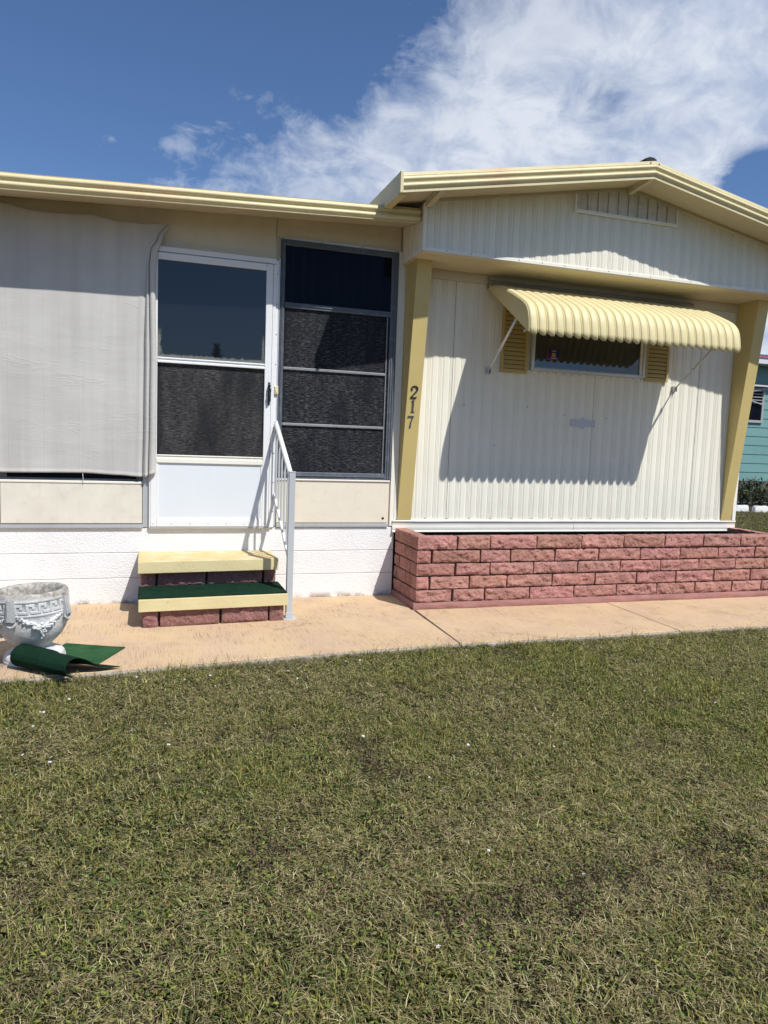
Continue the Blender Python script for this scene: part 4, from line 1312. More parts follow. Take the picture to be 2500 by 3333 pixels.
# the steps sit slightly skewed to the wall
def yl(x, y0): return y0 + (x + 0.05) * 0.062
def slab(x0, x1, y0, y1, z0, z1, name, mat):
    m = MB()
    m.hexa([(x0, yl(x0, y0), z0), (x1, yl(x1, y0), z0), (x1, y1, z0), (x0, y1, z0), (x0, yl(x0, y0), z1), (x1, yl(x1, y0), z1), (x1, y1, z1), (x0, y1, z1)])
    o = m.build(name, mat, steps, bevel=0.005, seg=3)
    return o
slab(-0.052, 0.968, 5.030, 5.50, 0.117, 0.203, 'tread', 'tread')['label'] = 'lower yellow tread covered by a green mat'
slab(-0.060, 0.955, 5.375, D - 0.002, 0.315, 0.402, 'tread', 'tread')['label'] = 'upper yellow tread with worn top'
for (z0, z1, y0, js, x0, x1) in ((0.004, 0.112, 5.068, [0.083, 0.495, 0.838], -0.020, 0.946), (0.206, 0.310, 5.448, [0.071, 0.426, 0.85], -0.032, 0.945)):
    m = MB()
    xs = [x0] + js + [x1]
    for i in range(len(xs) - 1):
        sd += 1
        gg = 0.008
        x_a = xs[i] + (gg if i else 0); x_b = xs[i + 1] - (gg if i < len(xs) - 2 else 0)
        ud = Vector((1, 0.062, 0)).normalized()
        split_face(m, (x_a, yl(x_a, y0), z0), ud, (0, 0, 1), (0, -1, 0), x_b - x_a, z1 - z0 - 0.006, 0.09, sd, 0.010)
    for sx, nd, ud in ((x0, (-1, 0, 0), (0, -1, 0)), (x1, (1, 0, 0), (0, 1, 0))):
        ya = yl(sx, y0) + 0.006
        for q in range(2):
            sd += 1
            yb = ya + 0.19
            o_ = (sx, yb, z0) if nd[0] < 0 else (sx, ya, z0)
            split_face(m, o_, ud, (0, 0, 1), nd, 0.185, z1 - z0 - 0.006, 0.05, sd, 0.006)
            ya = yb
    m.build('block_riser', 'brick_dark', steps, tone=True)
    m = MB()
    m.hexa([(x0 + .02, yl(x0, y0) + .02, z0 - .02), (x1 - .02, yl(x1, y0) + .02, z0 - .02), (x1 - .02, D - .004, z0 - .02), (x0 + .02, D - .004, z0 - .02),
            (x0 + .02, yl(x0, y0) + .02, z1 + .003), (x1 - .02, yl(x1, y0) + .02, z1 + .003), (x1 - .02, D - .004, z1 + .003), (x0 + .02, D - .004, z1 + .003)])
    m.build('mortar', 'mortar_dark', steps)

mt = MB()
def mat_pt(u, w_):
    x = -0.055 + 1.02 * u
    ya, yb = yl(x, 5.040), 5.448 + (x + .05) * 0.062
    y = ya + (yb - ya) * w_
    return (x, y, 0.2085 + 0.0012 * fnoise(x * 6, y * 6, 0, 3))
mt.grid(mat_pt, 60, 16)
mt = mt.build('step_mat', 'turf_dark', None, solid=0.005)
tag(mt, 'dark green turf mat lying flat on the lower porch step', 'mat')

# ================================================================== handrail
hr = thing('handrail', 'grey metal handrail with slanted white top rail beside the porch steps', 'handrail', (0.993, 5.16, 0))
m = MB(); m.box(0.971, 1.016, 5.158, 5.200, 0.006, 1.070); m.build('post', 'rail', hr, bevel=0.003)
m = MB(); m.box(0.969, 1.018, 5.156, 5.202, 1.0705, 1.079); m.build('post_cap', 'rail', hr, bevel=0.002)
m = MB(); m.box(0.950, 1.045, 5.128, 5.225, -0.001, 0.0055); m.box(0.966, 1.021, 5.153, 5.1575, 0.006, 0.05)
m.build('foot_plate', 'rail', hr, bevel=0.002)
ta, tb = Vector((0.982, 5.836, 1.424)), Vector((0.990, 5.201, 1.048))
m = MB(); m.tube([ta, tb], 0.019, 16, sx=1.0, sy=0.9); m.build('top_rail', 'rail_white', hr)
la, lb = Vector((0.982, 5.836, 0.842)), Vector((0.990, 5.201, 0.436))
m = MB(); m.bar(la, lb, 0.020, 0.030); m.build('lower_rail', 'rail_white', hr, bevel=0.002)
for y in (5.79, 5.675, 5.555, 5.435, 5.315):
    t = (y - ta.y) / (tb.y - ta.y)
    pt = ta.lerp(tb, t); pl = la.lerp(lb, t)
    m = MB(); m.box(pt.x - 0.0065, pt.x + 0.0065, y - 0.0065, y + 0.0065, pl.z + 0.012, pt.z - 0.012)
    m.build('baluster', 'rail', hr, bevel=0.0015)
m = MB(); m.box(0.972, 0.994, D - 0.034, D - 0.0165, 1.39, 1.45); m.box(0.972, 0.994, D - 0.034, D - 0.0165, 0.81, 0.87)
m.build('wall_bracket', 'rail_white', hr, bevel=0.002)

# ================================================================== path
def path_front(x):
    return interp_lin(x, [(-8, 3.6), (-0.726, 4.116), (-0.122, 4.149), (1.339, 4.275), (1.985, 4.302), (2.678, 4.301), (4.596, 4.324), (12, 4.40)])
def interp_lin(x, pts):
    for (a, b_), (c, d_) in zip(pts, pts[1:]):
        if x <= c:
            return b_ + (d_ - b_) * (x - a) / (c - a)
    return pts[-1][1]
pa = MB()
def slab_poly(x0f, x0b, x1f, x1b, backy, inset, z0, z1):
    n = 46
    fr_ = []
    for i in range(n + 1):
        x = x0f + (x1f - x0f) * i / n
        fr_.append((x, path_front(x) + inset + 0.007 * fnoise(x * 3, 1.1, inset, 4)))
    poly = fr_ + [(x1b, backy), (x0b, backy)]
    k = len(poly)
    v = [(x, y, z0) for x, y in poly] + [(x, y, z1) for x, y in poly]
    pa.add(v, [tuple(range(k, 2 * k))] + [(i, (i + 1) % k, k + (i + 1) % k, k + i) for i in range(k)])
for inset, z0, z1, mi in ((0.0, -0.09, -0.008, 1), (0.026, -0.0079, 0.0, 0)):
    pa.cur = mi
    slab_poly(-6.0, -6.0, 1.981, 2.022, D - 0.001, inset, z0, z1)
    slab_poly(1.991, 2.032, 3.772, 3.792, PF + 0.05, inset, z0, z1)
    slab_poly(3.780, 3.800, 12.0, 12.0, PF + 0.05, inset, z0, z1)
path = structure(pa.build('path', ['path', 'concrete'], None, bevel=0.004))

# ================================================================== ground and grass
gm = MB()
gm.add([(-300, -300, -0.045), (300, -300, -0.045), (300, 300, -0.045), (-300, 300, -0.045)], [(0, 1, 2, 3)])
structure(gm.build('ground', 'ground', None))

def blades(name, cx, cy, n_total, rng, zbase, hmul=1.0, wmul=1.0, keep=None, tuft=0.55):
    """numpy-built blades: position arrays come in cx, cy"""
    N = len(cx)
    # patchiness drives colour and height
    def vn(x, y, s, seed):
        # cheap smooth value noise on a lattice
        xi = np.floor(x * s).astype(int); yi = np.floor(y * s).astype(int)
        fx = x * s - xi; fy = y * s - yi
        fx = fx * fx * (3 - 2 * fx); fy = fy * fy * (3 - 2 * fy)
        def h(a, b_):
            q = (a * 374761393 + b_ * 668265263 + seed * 1442695) & 0x7fffffff
            q = ((q ^ (q >> 13)) * 1274126177) & 0x7fffffff
            return ((q ^ (q >> 16)) & 0xffff) / 65535.0
        return (h(xi, yi) * (1 - fx) + h(xi + 1, yi) * fx) * (1 - fy) + (h(xi, yi + 1) * (1 - fx) + h(xi + 1, yi + 1) * fx) * fy
    big = 0.5 * vn(cx, cy, 1.1, 1) + 0.3 * vn(cx, cy, 2.7, 2) + 0.2 * vn(cx, cy, 7.0, 3)
    mid = 0.6 * vn(cx, cy, 4.5, 5) + 0.4 * vn(cx, cy, 13.0, 6)
    tiny = vn(cx, cy, 30.0, 9)
    kind = rng.random(N)
    pg = np.clip(0.48 + (big - 0.5) * 1.25 + (mid - 0.5) * 0.9, 0.12, 0.9)      # share of living green
    green = kind < pg
    az = rng.random(N) * 2 * np.pi
    lean = np.where(green, rng.beta(2.2, 1.5, N) * 1.4 + 0.12, rng.uniform(1.15, 1.6, N))
    ln = np.where(green, rng.gamma(4.5, 0.0068, N), rng.gamma(4.0, 0.0068, N)) * hmul
    ln *= 0.65 + 0.7 * mid
    bare = 0.7 * vn(cx, cy, 2.2, 11) + 0.3 * vn(cx, cy, 9.0, 12)
    bald = np.clip((0.27 - bare) / 0.08, 0, 1)
    ln = np.clip(ln, 0.010, 0.075 * hmul) * (1 - 0.6 * bald)
    wd = np.where(green, rng.uniform(0.0016, 0.0040, N), rng.uniform(0.0011, 0.0025, N)) * wmul
    # colours
    gr = np.array([[0.245, 0.245, 0.062], [0.17, 0.195, 0.05], [0.31, 0.29, 0.08], [0.11, 0.145, 0.045], [0.345, 0.31, 0.10]])
    dr_ = np.array([[0.44, 0.385, 0.195], [0.33, 0.275, 0.125], [0.60, 0.53, 0.30], [0.19, 0.14, 0.075], [0.38, 0.29, 0.155]])
    gi = np.clip((rng.random(N) * 0.6 + mid * 0.55) * 5, 0, 4.99).astype(int)
    di = rng.integers(0, 5, N)
    col = np.where(green[:, None], gr[gi], dr_[di])
    bl = (bald * 0.75)[:, None]
    col = col * (1 - bl) + np.array([[0.26, 0.19, 0.115]]) * bl
    col = col * (0.60 + 0.78 * rng.random(N))[:, None] * (0.68 + 0.5 * tiny)[:, None]
    dx, dy = np.cos(az), np.sin(az)
    px, py = -dy, dx
    l0 = np.where(green, lean * 0.5, lean * 0.93); l1 = np.where(green, np.minimum(lean * 1.25, 1.62), np.minimum(lean * 1.06, 1.72))
    c0, s0 = np.cos(l0), np.sin(l0)
    c1, s1 = np.cos(l1), np.sin(l1)
    V = np.zeros((N, 5, 3), dtype=np.float32)
    lift = np.where(green, 0.0, rng.uniform(0.0, 0.032, N)) + zbase + rng.uniform(0, 0.008, N)
    V[:, 0] = np.stack([cx - px * wd / 2, cy - py * wd / 2, lift], 1)
    V[:, 1] = np.stack([cx + px * wd / 2, cy + py * wd / 2, lift], 1)
    mx_, my_ = cx + dx * s0 * ln * 0.5, cy + dy * s0 * ln * 0.5
    mz = lift + c0 * ln * 0.5
    V[:, 2] = np.stack([mx_ + px * wd * 0.45, my_ + py * wd * 0.45, mz], 1)
    V[:, 3] = np.stack([mx_ - px * wd * 0.45, my_ - py * wd * 0.45, mz], 1)
    V[:, 4] = np.stack([mx_ + dx * s1 * ln * 0.5, my_ + dy * s1 * ln * 0.5, np.maximum(mz + c1 * ln * 0.5, zbase + 0.002)], 1)
    base = (np.arange(N) * 5)[:, None]
    quads = base + np.array([[0, 1, 2, 3]]); tris = base + np.array([[3, 2, 4]])
    return V.reshape(-1, 3), quads, tris, np.repeat(col, 5, axis=0)

def leaves(cx, cy, rng, zbase):
    """small rounded weed leaves, yellow-green"""
    N = len(cx)
    az = rng.random(N) * 2 * np.pi; tilt = rng.uniform(-0.5, 0.5, N); ln = rng.uniform(0.007, 0.019, N); wd = ln * rng.uniform(0.38, 0.6, N)
    z = zbase + rng.uniform(0.010, 0.034, N)
    dx, dy = np.cos(az), np.sin(az)
    V = np.zeros((N, 4, 3), dtype=np.float32)
    V[:, 0] = np.stack([cx, cy, z], 1)
    V[:, 1] = np.stack([cx + dx * ln * .55 - dy * wd / 2, cy + dy * ln * .55 + dx * wd / 2, z + tilt * ln * .5 + rng.uniform(-.002, .003, N)], 1)
    V[:, 2] = np.stack([cx + dx * ln, cy + dy * ln, z + tilt * ln], 1)
    V[:, 3] = np.stack([cx + dx * ln * .55 + dy * wd / 2, cy + dy * ln * .55 - dx * wd / 2, z + tilt * ln * .5], 1)
    cols = np.array([[0.22, 0.26, 0.055], [0.15, 0.215, 0.05], [0.33, 0.33, 0.075], [0.10, 0.155, 0.045], [0.33, 0.19, 0.08]])
    ci = rng.choice(5, N, p=[0.38, 0.3, 0.14, 0.14, 0.04])
    col = cols[ci] * rng.uniform(0.7, 1.15, N)[:, None]
    base = (np.arange(N) * 4)[:, None]
    return V.reshape(-1, 3), base + np.array([[0, 1, 2, 3]]), None, np.repeat(col, 4, axis=0)

def grass_object(name, parts):
    V = np.concatenate([p[0] for p in parts]); Cc = np.concatenate([p[3] for p in parts])
    loops, starts, totals = [], [], []
    off = 0; ls = 0
    for Vp, q, t, _ in parts:
        for a in (q, t):
            if a is None: continue
            a = a + off
            n, k = a.shape
            loops.append(a.ravel()); starts.append(ls + np.arange(n) * k); totals.append(np.full(n, k)); ls += n * k
        off += len(Vp)
    loops = np.concatenate(loops).astype(np.int32); starts = np.concatenate(starts).astype(np.int32); totals = np.concatenate(totals).astype(np.int32)
    me = bpy.data.meshes.new(name)
    me.vertices.add(len(V)); me.vertices.foreach_set('co', V.astype(np.float32).ravel())
    me.loops.add(len(loops)); me.loops.foreach_set('vertex_index', loops)
    me.polygons.add(len(starts)); me.polygons.foreach_set('loop_start', starts); me.polygons.foreach_set('loop_total', totals)
    ca = me.color_attributes.new('tone', 'FLOAT_COLOR', 'POINT')
    arr = np.ones((len(V), 4), dtype=np.float32); arr[:, :3] = Cc
    ca.data.foreach_set('color', arr.ravel())
    me.materials.append(M['grass'])
    me.update(calc_edges=True)
    o = bpy.data.objects.new(name, me); COL.objects.link(o)
    o['kind'] = 'stuff'
    return o

rng = np.random.default_rng(5)
ZG = -0.043
def front_y(x):
    return np.interp(x, [-8, -0.726, -0.122, 1.339, 1.985, 2.678, 4.596, 12], [3.6, 4.116, 4.149, 4.275, 4.302, 4.301, 4.324, 4.40])
def scatter(n, x0, x1, y0, y1, clump=0.6):
    nc = int(n * clump / 14)
    tx = rng.uniform(x0, x1, nc); ty = rng.uniform(y0, y1, nc)
    k = rng.integers(0, nc, int(n * clump))
    r_ = np.abs(rng.normal(0, 0.013, len(k))); a = rng.random(len(k)) * 6.283
    cx = np.concatenate([tx[k] + r_ * np.cos(a), rng.uniform(x0, x1, n - len(k))])
    cy = np.concatenate([ty[k] + r_ * np.sin(a), rng.uniform(y0, y1, n - len(k))])
    return cx, cy
# dense lawn in front of the path; density falls with distance so that it looks alike everywhere
parts = []
NB = 0
def lawn(n, x0, x1, y0, y1, hm, wm):
    global NB
    cx, cy = scatter(n, x0, x1, y0, y1)
    edge = front_y(cx) + rng.normal(0.0, 0.012, len(cx))
    k = cy < edge
    cx, cy = cx[k], cy[k]
    parts.append(blades('g', cx, cy, n, rng, ZG, hm, wm)); NB += len(cx)
lawn(190000, -1.2, 3.2, 1.0, 2.3, 0.82, 0.95)
lawn(190000, -1.6, 4.6, 2.3, 3.4, 0.82, 1.05)
lawn(150000, -1.8, 5.6, 3.4, 4.36, 0.82, 1.1)
lawn(70000, 3.0, 8.0, 0.0, 4.4, 0.9, 1.6)
lawn(60000, -5.5, -1.0, 0.0, 4.2, 0.9, 1.6)
lawn(45000, -1.2, 3.2, -0.2, 1.05, 0.9, 1.3)
# shaggy fringe where the lawn meets the path
cx = rng.uniform(-2.2, 6.0, 15000); cy = front_y(cx) + rng.normal(-0.012, 0.014, len(cx))
parts.append(blades('g', cx, cy, 0, rng, ZG, 1.45, 1.0))
# clippings blown onto the path
cx = rng.uniform(-2.0, 5.5, 700); cy = front_y(cx) + np.abs(rng.normal(0.03, 0.10, len(cx)))
k = cy < 5.2
parts.append(blades('g', cx[k], cy[k], 0, rng, 0.0005, 0.5, 0.8))
# weeds with small leaves in drifts
wx, wy = [], []
for k in range(900):
    x = rng.uniform(-1.0, 4.6); y = rng.uniform(1.1, 4.1); s = rng.uniform(0.02, 0.09); n = int(rng.uniform(8, 60))
    if rng.random() < 0.35 + 0.5 * (y < 2.6):
        wx.append(rng.normal(x, s, n)); wy.append(rng.normal(y, s, n))
wx = np.concatenate(wx); wy = np.concatenate(wy)
k = wy < front_y(wx) - 0.02
parts.append(leaves(wx[k], wy[k], rng, ZG))
wx = rng.uniform(-1.2, 4.8, 60000); wy = rng.uniform(1.0, 4.3, 60000)
k = wy < front_y(wx) - 0.01
parts.append(leaves(wx[k], wy[k], rng, ZG))
# taller coarse tufts
tx = rng.uniform(-1.0, 4.6, 300); ty = rng.uniform(1.1, 4.2, 300)
rep = rng.integers(5, 16, 300)
cx = np.repeat(tx, rep) + rng.normal(0, 0.008, rep.sum()); cy = np.repeat(ty, rep) + rng.normal(0, 0.008, rep.sum())
k = cy < front_y(cx) - 0.02
parts.append(blades('g', cx[k], cy[k], 0, rng, ZG, 1.75, 1.6))
grass_object('lawn_grass', parts)
# grass beyond the house corner, toward the neighbour
parts = []
cx, cy = scatter(70000, 7.0, 15.5, 6.2, 14.0)
parts.append(blades('g', cx, cy, 0, rng, ZG, 1.1, 3.0))
cx, cy = scatter(26000, 5.9, 9.0, 4.5, 8.0)
parts.append(blades('g', cx, cy, 0, rng, ZG, 1.0, 2.0))
grass_object('side_lawn_grass', parts)

# little white wildflowers: one mesh, one object each
fl = MB()
for k in range(5):
    a = 2 * math.pi * k / 5
    d = Vector((math.cos(a), math.sin(a), 0)); s_ = Vector((-d.y, d.x, 0))
    fl.cur = 0
    p0 = Vector((0, 0, 0.0)); 
    fl.add([p0 + d * 0.001, p0 + d * 0.006 + s_ * 0.0032 + Vector((0, 0, 0.002)), p0 + d * 0.0105 + Vector((0, 0, 0.001)), p0 + d * 0.006 - s_ * 0.0032 + Vector((0, 0, 0.002))], [(0, 1, 2, 3)])
fl.cur = 1; fl.ball((0, 0, 0.001), 0.0016, 6, 4)
first = fl.build('wildflower', ['petal', 'petal_eye'])
rf_ = random.Random(21)
spots = [(590, 2215), (700, 2290), (350, 2190), (975, 2360)]
pos = []
for c_ in range(11):
    x = rf_.uniform(-0.7, 3.9); y = rf_.uniform(1.45, 4.0)
    for q in range(rf_.choice([1, 2, 2, 3, 4])):
        pos.append((x + rf_.gauss(0, 0.07), y + rf_.gauss(0, 0.07)))
for c_ in range(18):
    pos.append((rf_.uniform(-0.8, 4.2), rf_.uniform(1.35, 4.15)))
for c_ in range(10):
    pos.append((rf_.uniform(-0.4, 1.0), rf_.uniform(3.7, 4.08)))
pos = [q for q in pos if q[1] < float(front_y(q[0])) - 0.04]
for i, (x, y) in enumerate(pos):
    o = first if i == 0 else first.copy()
    if i: COL.objects.link(o)
    o.location = (x, y, ZG + rf_.uniform(0.030, 0.052))
    o.rotation_euler = (rf_.uniform(-.7, .25) + 0.25, rf_.uniform(-.5, .5), rf_.uniform(0, 6.28))
    s_ = rf_.uniform(0.45, 0.85); o.scale = (s_, s_, s_)
    tag(o, 'tiny white wildflower growing in the front lawn grass', 'flower', 'tiny white wildflowers in the lawn')

# ================================================================== urn
UX, UY = -0.606, 4.47
urn = thing('urn_planter', 'white concrete garden urn with key-pattern band standing at the left on the path', 'urn', (UX, UY, 0))
tilt = Matrix.Translation((UX, UY, 0)) @ Matrix.Rotation(R(-2.8), 4, 'Y')
def urn_build(mb, name):
    mb.v = [tuple(tilt @ Vector(p)) for p in mb.v]
    o = mb.build(name, M['urn'], urn)
    return o
def urn_r(z):
    return interp_lin(z, [(0.100, 0.100), (0.112, 0.114), (0.13, 0.134), (0.15, 0.152), (0.18, 0.171), (0.21, 0.183), (0.24, 0.190), (0.27, 0.193), (0.29, 0.193), (0.40, 0.196)])
bw = MB()
prof = [(0.086, 0.090), (0.093, 0.096)]
for z in np.linspace(0.102, 0.285, 16): prof.append((urn_r(z), z))
prof += [(0.197, 0.290), (0.1995, 0.294), (0.1995, 0.300), (0.195, 0.304), (0.1945, 0.366), (0.199, 0.370), (0.200, 0.378), (0.196, 0.384),
         (0.197, 0.395), (0.192, 0.408), (0.182, 0.413), (0.170, 0.411), (0.161, 0.402), (0.156, 0.38), (0.150, 0.32), (0.135, 0.27), (0.08, 0.25), (0.0, 0.248)]
bw.lathe(prof, 0, 0, 72)
# meander band as raised key units
def ring_box(mb, a0, a1, z0, z1, r0, r1):
    n = max(2, int(abs(a1 - a0) / 0.06) + 1)
    v = []
    for i in range(n + 1):
        a = a0 + (a1 - a0) * i / n
        for r_, z in ((r0, z0), (r1, z0), (r1, z1), (r0, z1)):
            v.append((r_ * math.cos(a), r_ * math.sin(a), z))
    f = []
    for i in range(n):
        b0, b1 = i * 4, (i + 1) * 4
        f += [(b0 + 1, b1 + 1, b1 + 2, b0 + 2), (b0, b1, b1 + 1, b0 + 1), (b0 + 2, b1 + 2, b1 + 3, b0 + 3), (b0, b0 + 3, b1 + 3, b1)]
    f += [(0, 1, 2, 3), (n * 4 + 3, n * 4 + 2, n * 4 + 1, n * 4)]
    mb.add(v, f)
bowl = urn_build(bw, 'bowl')
me_ = MB()
NU = 20
for k in range(NU):
    a = 2 * math.pi * k / NU; w_ = 2 * math.pi / NU
    rr0, rr1 = 0.190, 0.1995
    zA, zB = 0.308, 0.362
    ring_box(me_, a + 0.00 * w_, a + 0.22 * w_, zA, zB, rr0, rr1)
    ring_box(me_, a + 0.2201 * w_, a + 0.70 * w_, zB - 0.014, zB, rr0, rr1)
    ring_box(me_, a + 0.48 * w_, a + 0.70 * w_, zA + 0.026, zB - 0.0141, rr0, rr1)
    ring_box(me_, a + 0.36 * w_, a + 1.0 * w_ - 0.0001, zA, zA + 0.014, rr0, rr1)
me_.v = [tuple(tilt @ Vector(p)) for p in me_.v]
me_.build('key_band', M['urn'], urn, bevel=0.0015)
pd = MB()
pd.lathe([(0.0, 0.0), (0.155, 0.0), (0.163, 0.006), (0.164, 0.022), (0.158, 0.030), (0.160, 0.036), (0.150, 0.052), (0.125, 0.064), (0.104, 0.075), (0.094, 0.086), (0.090, 0.096)], 0, 0, 64)
urn_build(pd, 'pedestal')
view = math.atan2(-UY, -UX)                          # bearing of the viewer from the urn
for q in range(4):
    a = view + R(-30) + q * math.pi / 2
    ca, sa = math.cos(a), math.sin(a)
    hd = MB()
    def P(r_, t, z): return (r_ * ca - t * sa, r_ * sa + t * ca, z)
    def hx(r0, r1, t0, t1, z0, z1, r0t=None, r1t=None):
        r0t = r0 if r0t is None else r0t; r1t = r1 if r1t is None else r1t
        hd.hexa([P(r0, t0, z0), P(r0, t1, z0), P(r1, t1, z0), P(r1, t0, z0), P(r0t, t0, z1), P(r0t, t1, z1), P(r1t, t1, z1), P(r1t, t0, z1)])
    hx(0.175, 0.222, -0.021, 0.021, 0.272, 0.395, 0.18, 0.206)
    hx(0.175, 0.228, -0.012, 0.012, 0.275, 0.390, 0.18, 0.211)
    # ring under the strap
    ring = [(0.205 + 0.012 * math.sin(R(t)) * 0.6, 0.027 * math.cos(R(t)), 0.272 + 0.030 * -abs(math.sin(R(t)))) for t in range(0, 181, 15)]
    hd.tube([P(*p_) for p_ in ring], 0.0075, 8)
    hd.v = [tuple(tilt @ Vector(p)) for p in hd.v]
    hd.build('strap_handle', M['urn'], urn, bevel=0.003)
    # garland swag to the next strap, fruit cluster in the middle
    gl = MB(); rg = random.Random(40 + q)
    n = 22
    for i in range(n + 1):
        t = i / n; aa = a + R(10) + (math.pi / 2 - R(20)) * t
        sag = 0.292 - 0.058 * math.sin(math.pi * t)
        rr = urn_r(sag) + 0.004
        for j in range(4):
            s_ = rg.uniform(0.006, 0.011) * (0.7 + 0.6 * math.sin(math.pi * t))
            z_ = sag + rg.uniform(-0.014, 0.014) * (0.5 + 0.6 * math.sin(math.pi * t))
            gl.ball((rr * math.cos(aa + rg.uniform(-.03, .03)), rr * math.sin(aa + rg.uniform(-.03, .03)), z_), s_, 7, 5, (1, 1, rg.uniform(.6, .9)))
    aa = a + math.pi / 4
    for row in range(7):
        z_ = 0.238 - row * 0.0125; half = max(0, 2.2 - row * 0.36)
        m_ = int(half) + 1
        for j in range(-m_ + 1, m_):
            rr = urn_r(z_) + 0.006
            a2 = aa + j * 0.062 + (0.03 if row % 2 else 0)
            gl.ball((rr * math.cos(a2), rr * math.sin(a2), z_), 0.0085, 8, 6)
    gl.v = [tuple(tilt @ Vector(p)) for p in gl.v]
    gl.build('garland', M['urn'], urn)

# ================================================================== the two loose green mats
fm = MB()
c0, c1, c2, c3 = Vector((-0.468, 4.762, 0)), Vector((-0.121, 4.604, 0)), Vector((-0.262, 4.285, 0)), Vector((-0.62, 4.44, 0))
def flat_pt(u, w_):
    p_ = c0.lerp(c1, u).lerp(c3.lerp(c2, u), w_)
    p_.z = 0.0045 + 0.0015 * fnoise(p_.x * 9, p_.y * 9, 2, 2) + 0.012 * max(0, u - 0.8) * 5 * (1 - w_) * 0.25
    return p_
fm.grid(flat_pt, 30, 24)
flat = fm.build('turf_mat', 'turf', None, solid=0.004)
tag(flat, 'flat sunlit green turf mat lying on the path, its edge under the urn', 'mat')
rm = MB()
A0, A1 = Vector((-0.668, 4.330, 0)), Vector((-0.372, 4.075, 0))      # roll axis on the ground
ax = (A1 - A0).normalized(); pr_ = Vector((-ax.y, ax.x, 0))          # toward the house
rprof = [(0.004, 0.003), (-0.004, 0.0035), (-0.016, 0.008), (-0.034, 0.022), (-0.044, 0.045), (-0.038, 0.070), (-0.018, 0.088), (0.010, 0.094), (0.040, 0.088), (0.072, 0.070),
         (0.105, 0.046), (0.14, 0.026), (0.18, 0.014), (0.235, 0.006)]
def roll_pt(u, w_):
    k = w_ * (len(rprof) - 1); i = min(int(k), len(rprof) - 2); t = k - i
    p_a = rprof[i][0] + (rprof[i + 1][0] - rprof[i][0]) * t; z_ = rprof[i][1] + (rprof[i + 1][1] - rprof[i][1]) * t
    fat = 1.16 + 0.12 * (1 - u)
    base = A0.lerp(A1, u)
    tail = max(0, p_a - 0.06) * (0.35 + 0.65 * u)
    p_a = min(p_a, 0.06) * fat + tail
    q = base + pr_ * p_a + ax * (0.46 * max(0, p_a - 0.03) * u)
    q.z = 0.006 + z_ * fat * (0.92 if u > .5 else 1.0)
    return q
rm.grid(roll_pt, 36, 52)
roll = rm.build('turf_mat', 'turf_dark', None, solid=0.005)
tag(roll, 'dark green turf mat curled over into a roll in front of the urn', 'mat')

# ================================================================== neighbour's house and garden
nb = thing('neighbour_house', 'teal lap-sided house with white fascia seen beyond the right corner', 'house', (18, 15.8, 0))
NY = 15.8
ns = MB()
NX0, NX1 = 12.5, 24.0
z = 0.62; k = 0
while z < 3.72:
    z1 = min(z + 0.244, 3.73)
    ns.hexa([(NX0, NY - 0.016, z), (NX1, NY - 0.016, z), (NX1, NY + 0.1, z), (NX0, NY + 0.1, z), (NX0, NY - 0.002, z1), (NX1, NY - 0.002, z1), (NX1, NY + 0.1, z1), (NX0, NY + 0.1, z1)])
    z = z1
ns.build('wall', 'teal', nb)
ns = MB(); ns.box(NX0, NX0 + .1, NY + .101, NY + 9, 0.62, 3.73); ns.box(NX0, NX1, NY + .101, NY + .2, 0.0, 3.7); ns.build('side_wall', 'teal', nb)
ns = MB(); ns.box(NX0 - 0.3, NX1 + 0.3, NY - 0.50, NY - 0.46, 3.72, 3.86); ns.build('fascia', 'white_far', nb)
ns = MB(); ns.box(NX0 - 0.3, NX1 + 0.3, NY - 0.459, NY + 0.02, 3.735, 3.75); ns.build('soffit', 'white_far', nb)
ns = MB(); ns.box(NX0 - 0.32, NX1 + 0.32, NY - 0.52, NY - 0.46, 3.8605, 3.905); ns.build('roof_edge', 'pink', nb)
ns = MB(); ns.hexa([(NX0 - .32, NY - .52, 3.906), (NX1 + .32, NY - .52, 3.906), (NX1 + .32, NY + 5, 4.30), (NX0 - .32, NY + 5, 4.30), (NX0 - .32, NY - .52, 3.95), (NX1 + .32, NY - .52, 3.95), (NX1 + .32, NY + 5, 4.6), (NX0 - .32, NY + 5, 4.6)])
ns.build('roof', 'far_roof', nb)
nw = MB()
for a in ((14.55, 14.62, 2.2, 3.15), (15.84, 15.91, 2.2, 3.15), (14.621, 15.839, 2.2, 2.27), (14.621, 15.839, 3.08, 3.15)):
    nw.box(a[0], a[1], NY - 0.06, NY - 0.001, a[2], a[3])
nwin = nw.build('window', 'frame_far', nb, bevel=0.006)
nw = MB(); nw.box(14.6205, 15.8395, NY - 0.035, NY - 0.0165, 2.2705, 3.0795); nw.build('glass_pane', 'glass_dark', nwin)
nw = MB()
for zz in (2.72, 2.80, 2.88, 2.96, 3.04):
    nw.box(14.622, 15.838, NY - 0.055, NY - 0.038, zz, zz + 0.022)
nw.bar((15.1, NY - 0.09, 2.86), (15.83, NY - 0.09, 2.69), 0.03, 0.03)
nw.bar((14.9, NY - 0.10, 2.96), (15.9, NY - 0.16, 3.13), 0.03, 0.05)
nw.build('window_slat', 'frame_far', nwin)
nw = MB(); nw.hexa([(14.5, NY - 0.22, 3.16), (15.95, NY - 0.22, 3.16), (15.95, NY - .017, 3.16), (14.5, NY - .017, 3.16), (14.5, NY - 0.18, 3.2), (15.95, NY - 0.18, 3.2), (15.95, NY - .017, 3.27), (14.5, NY - .017, 3.27)])
nw.build('window_hood', 'frame_far', nwin)
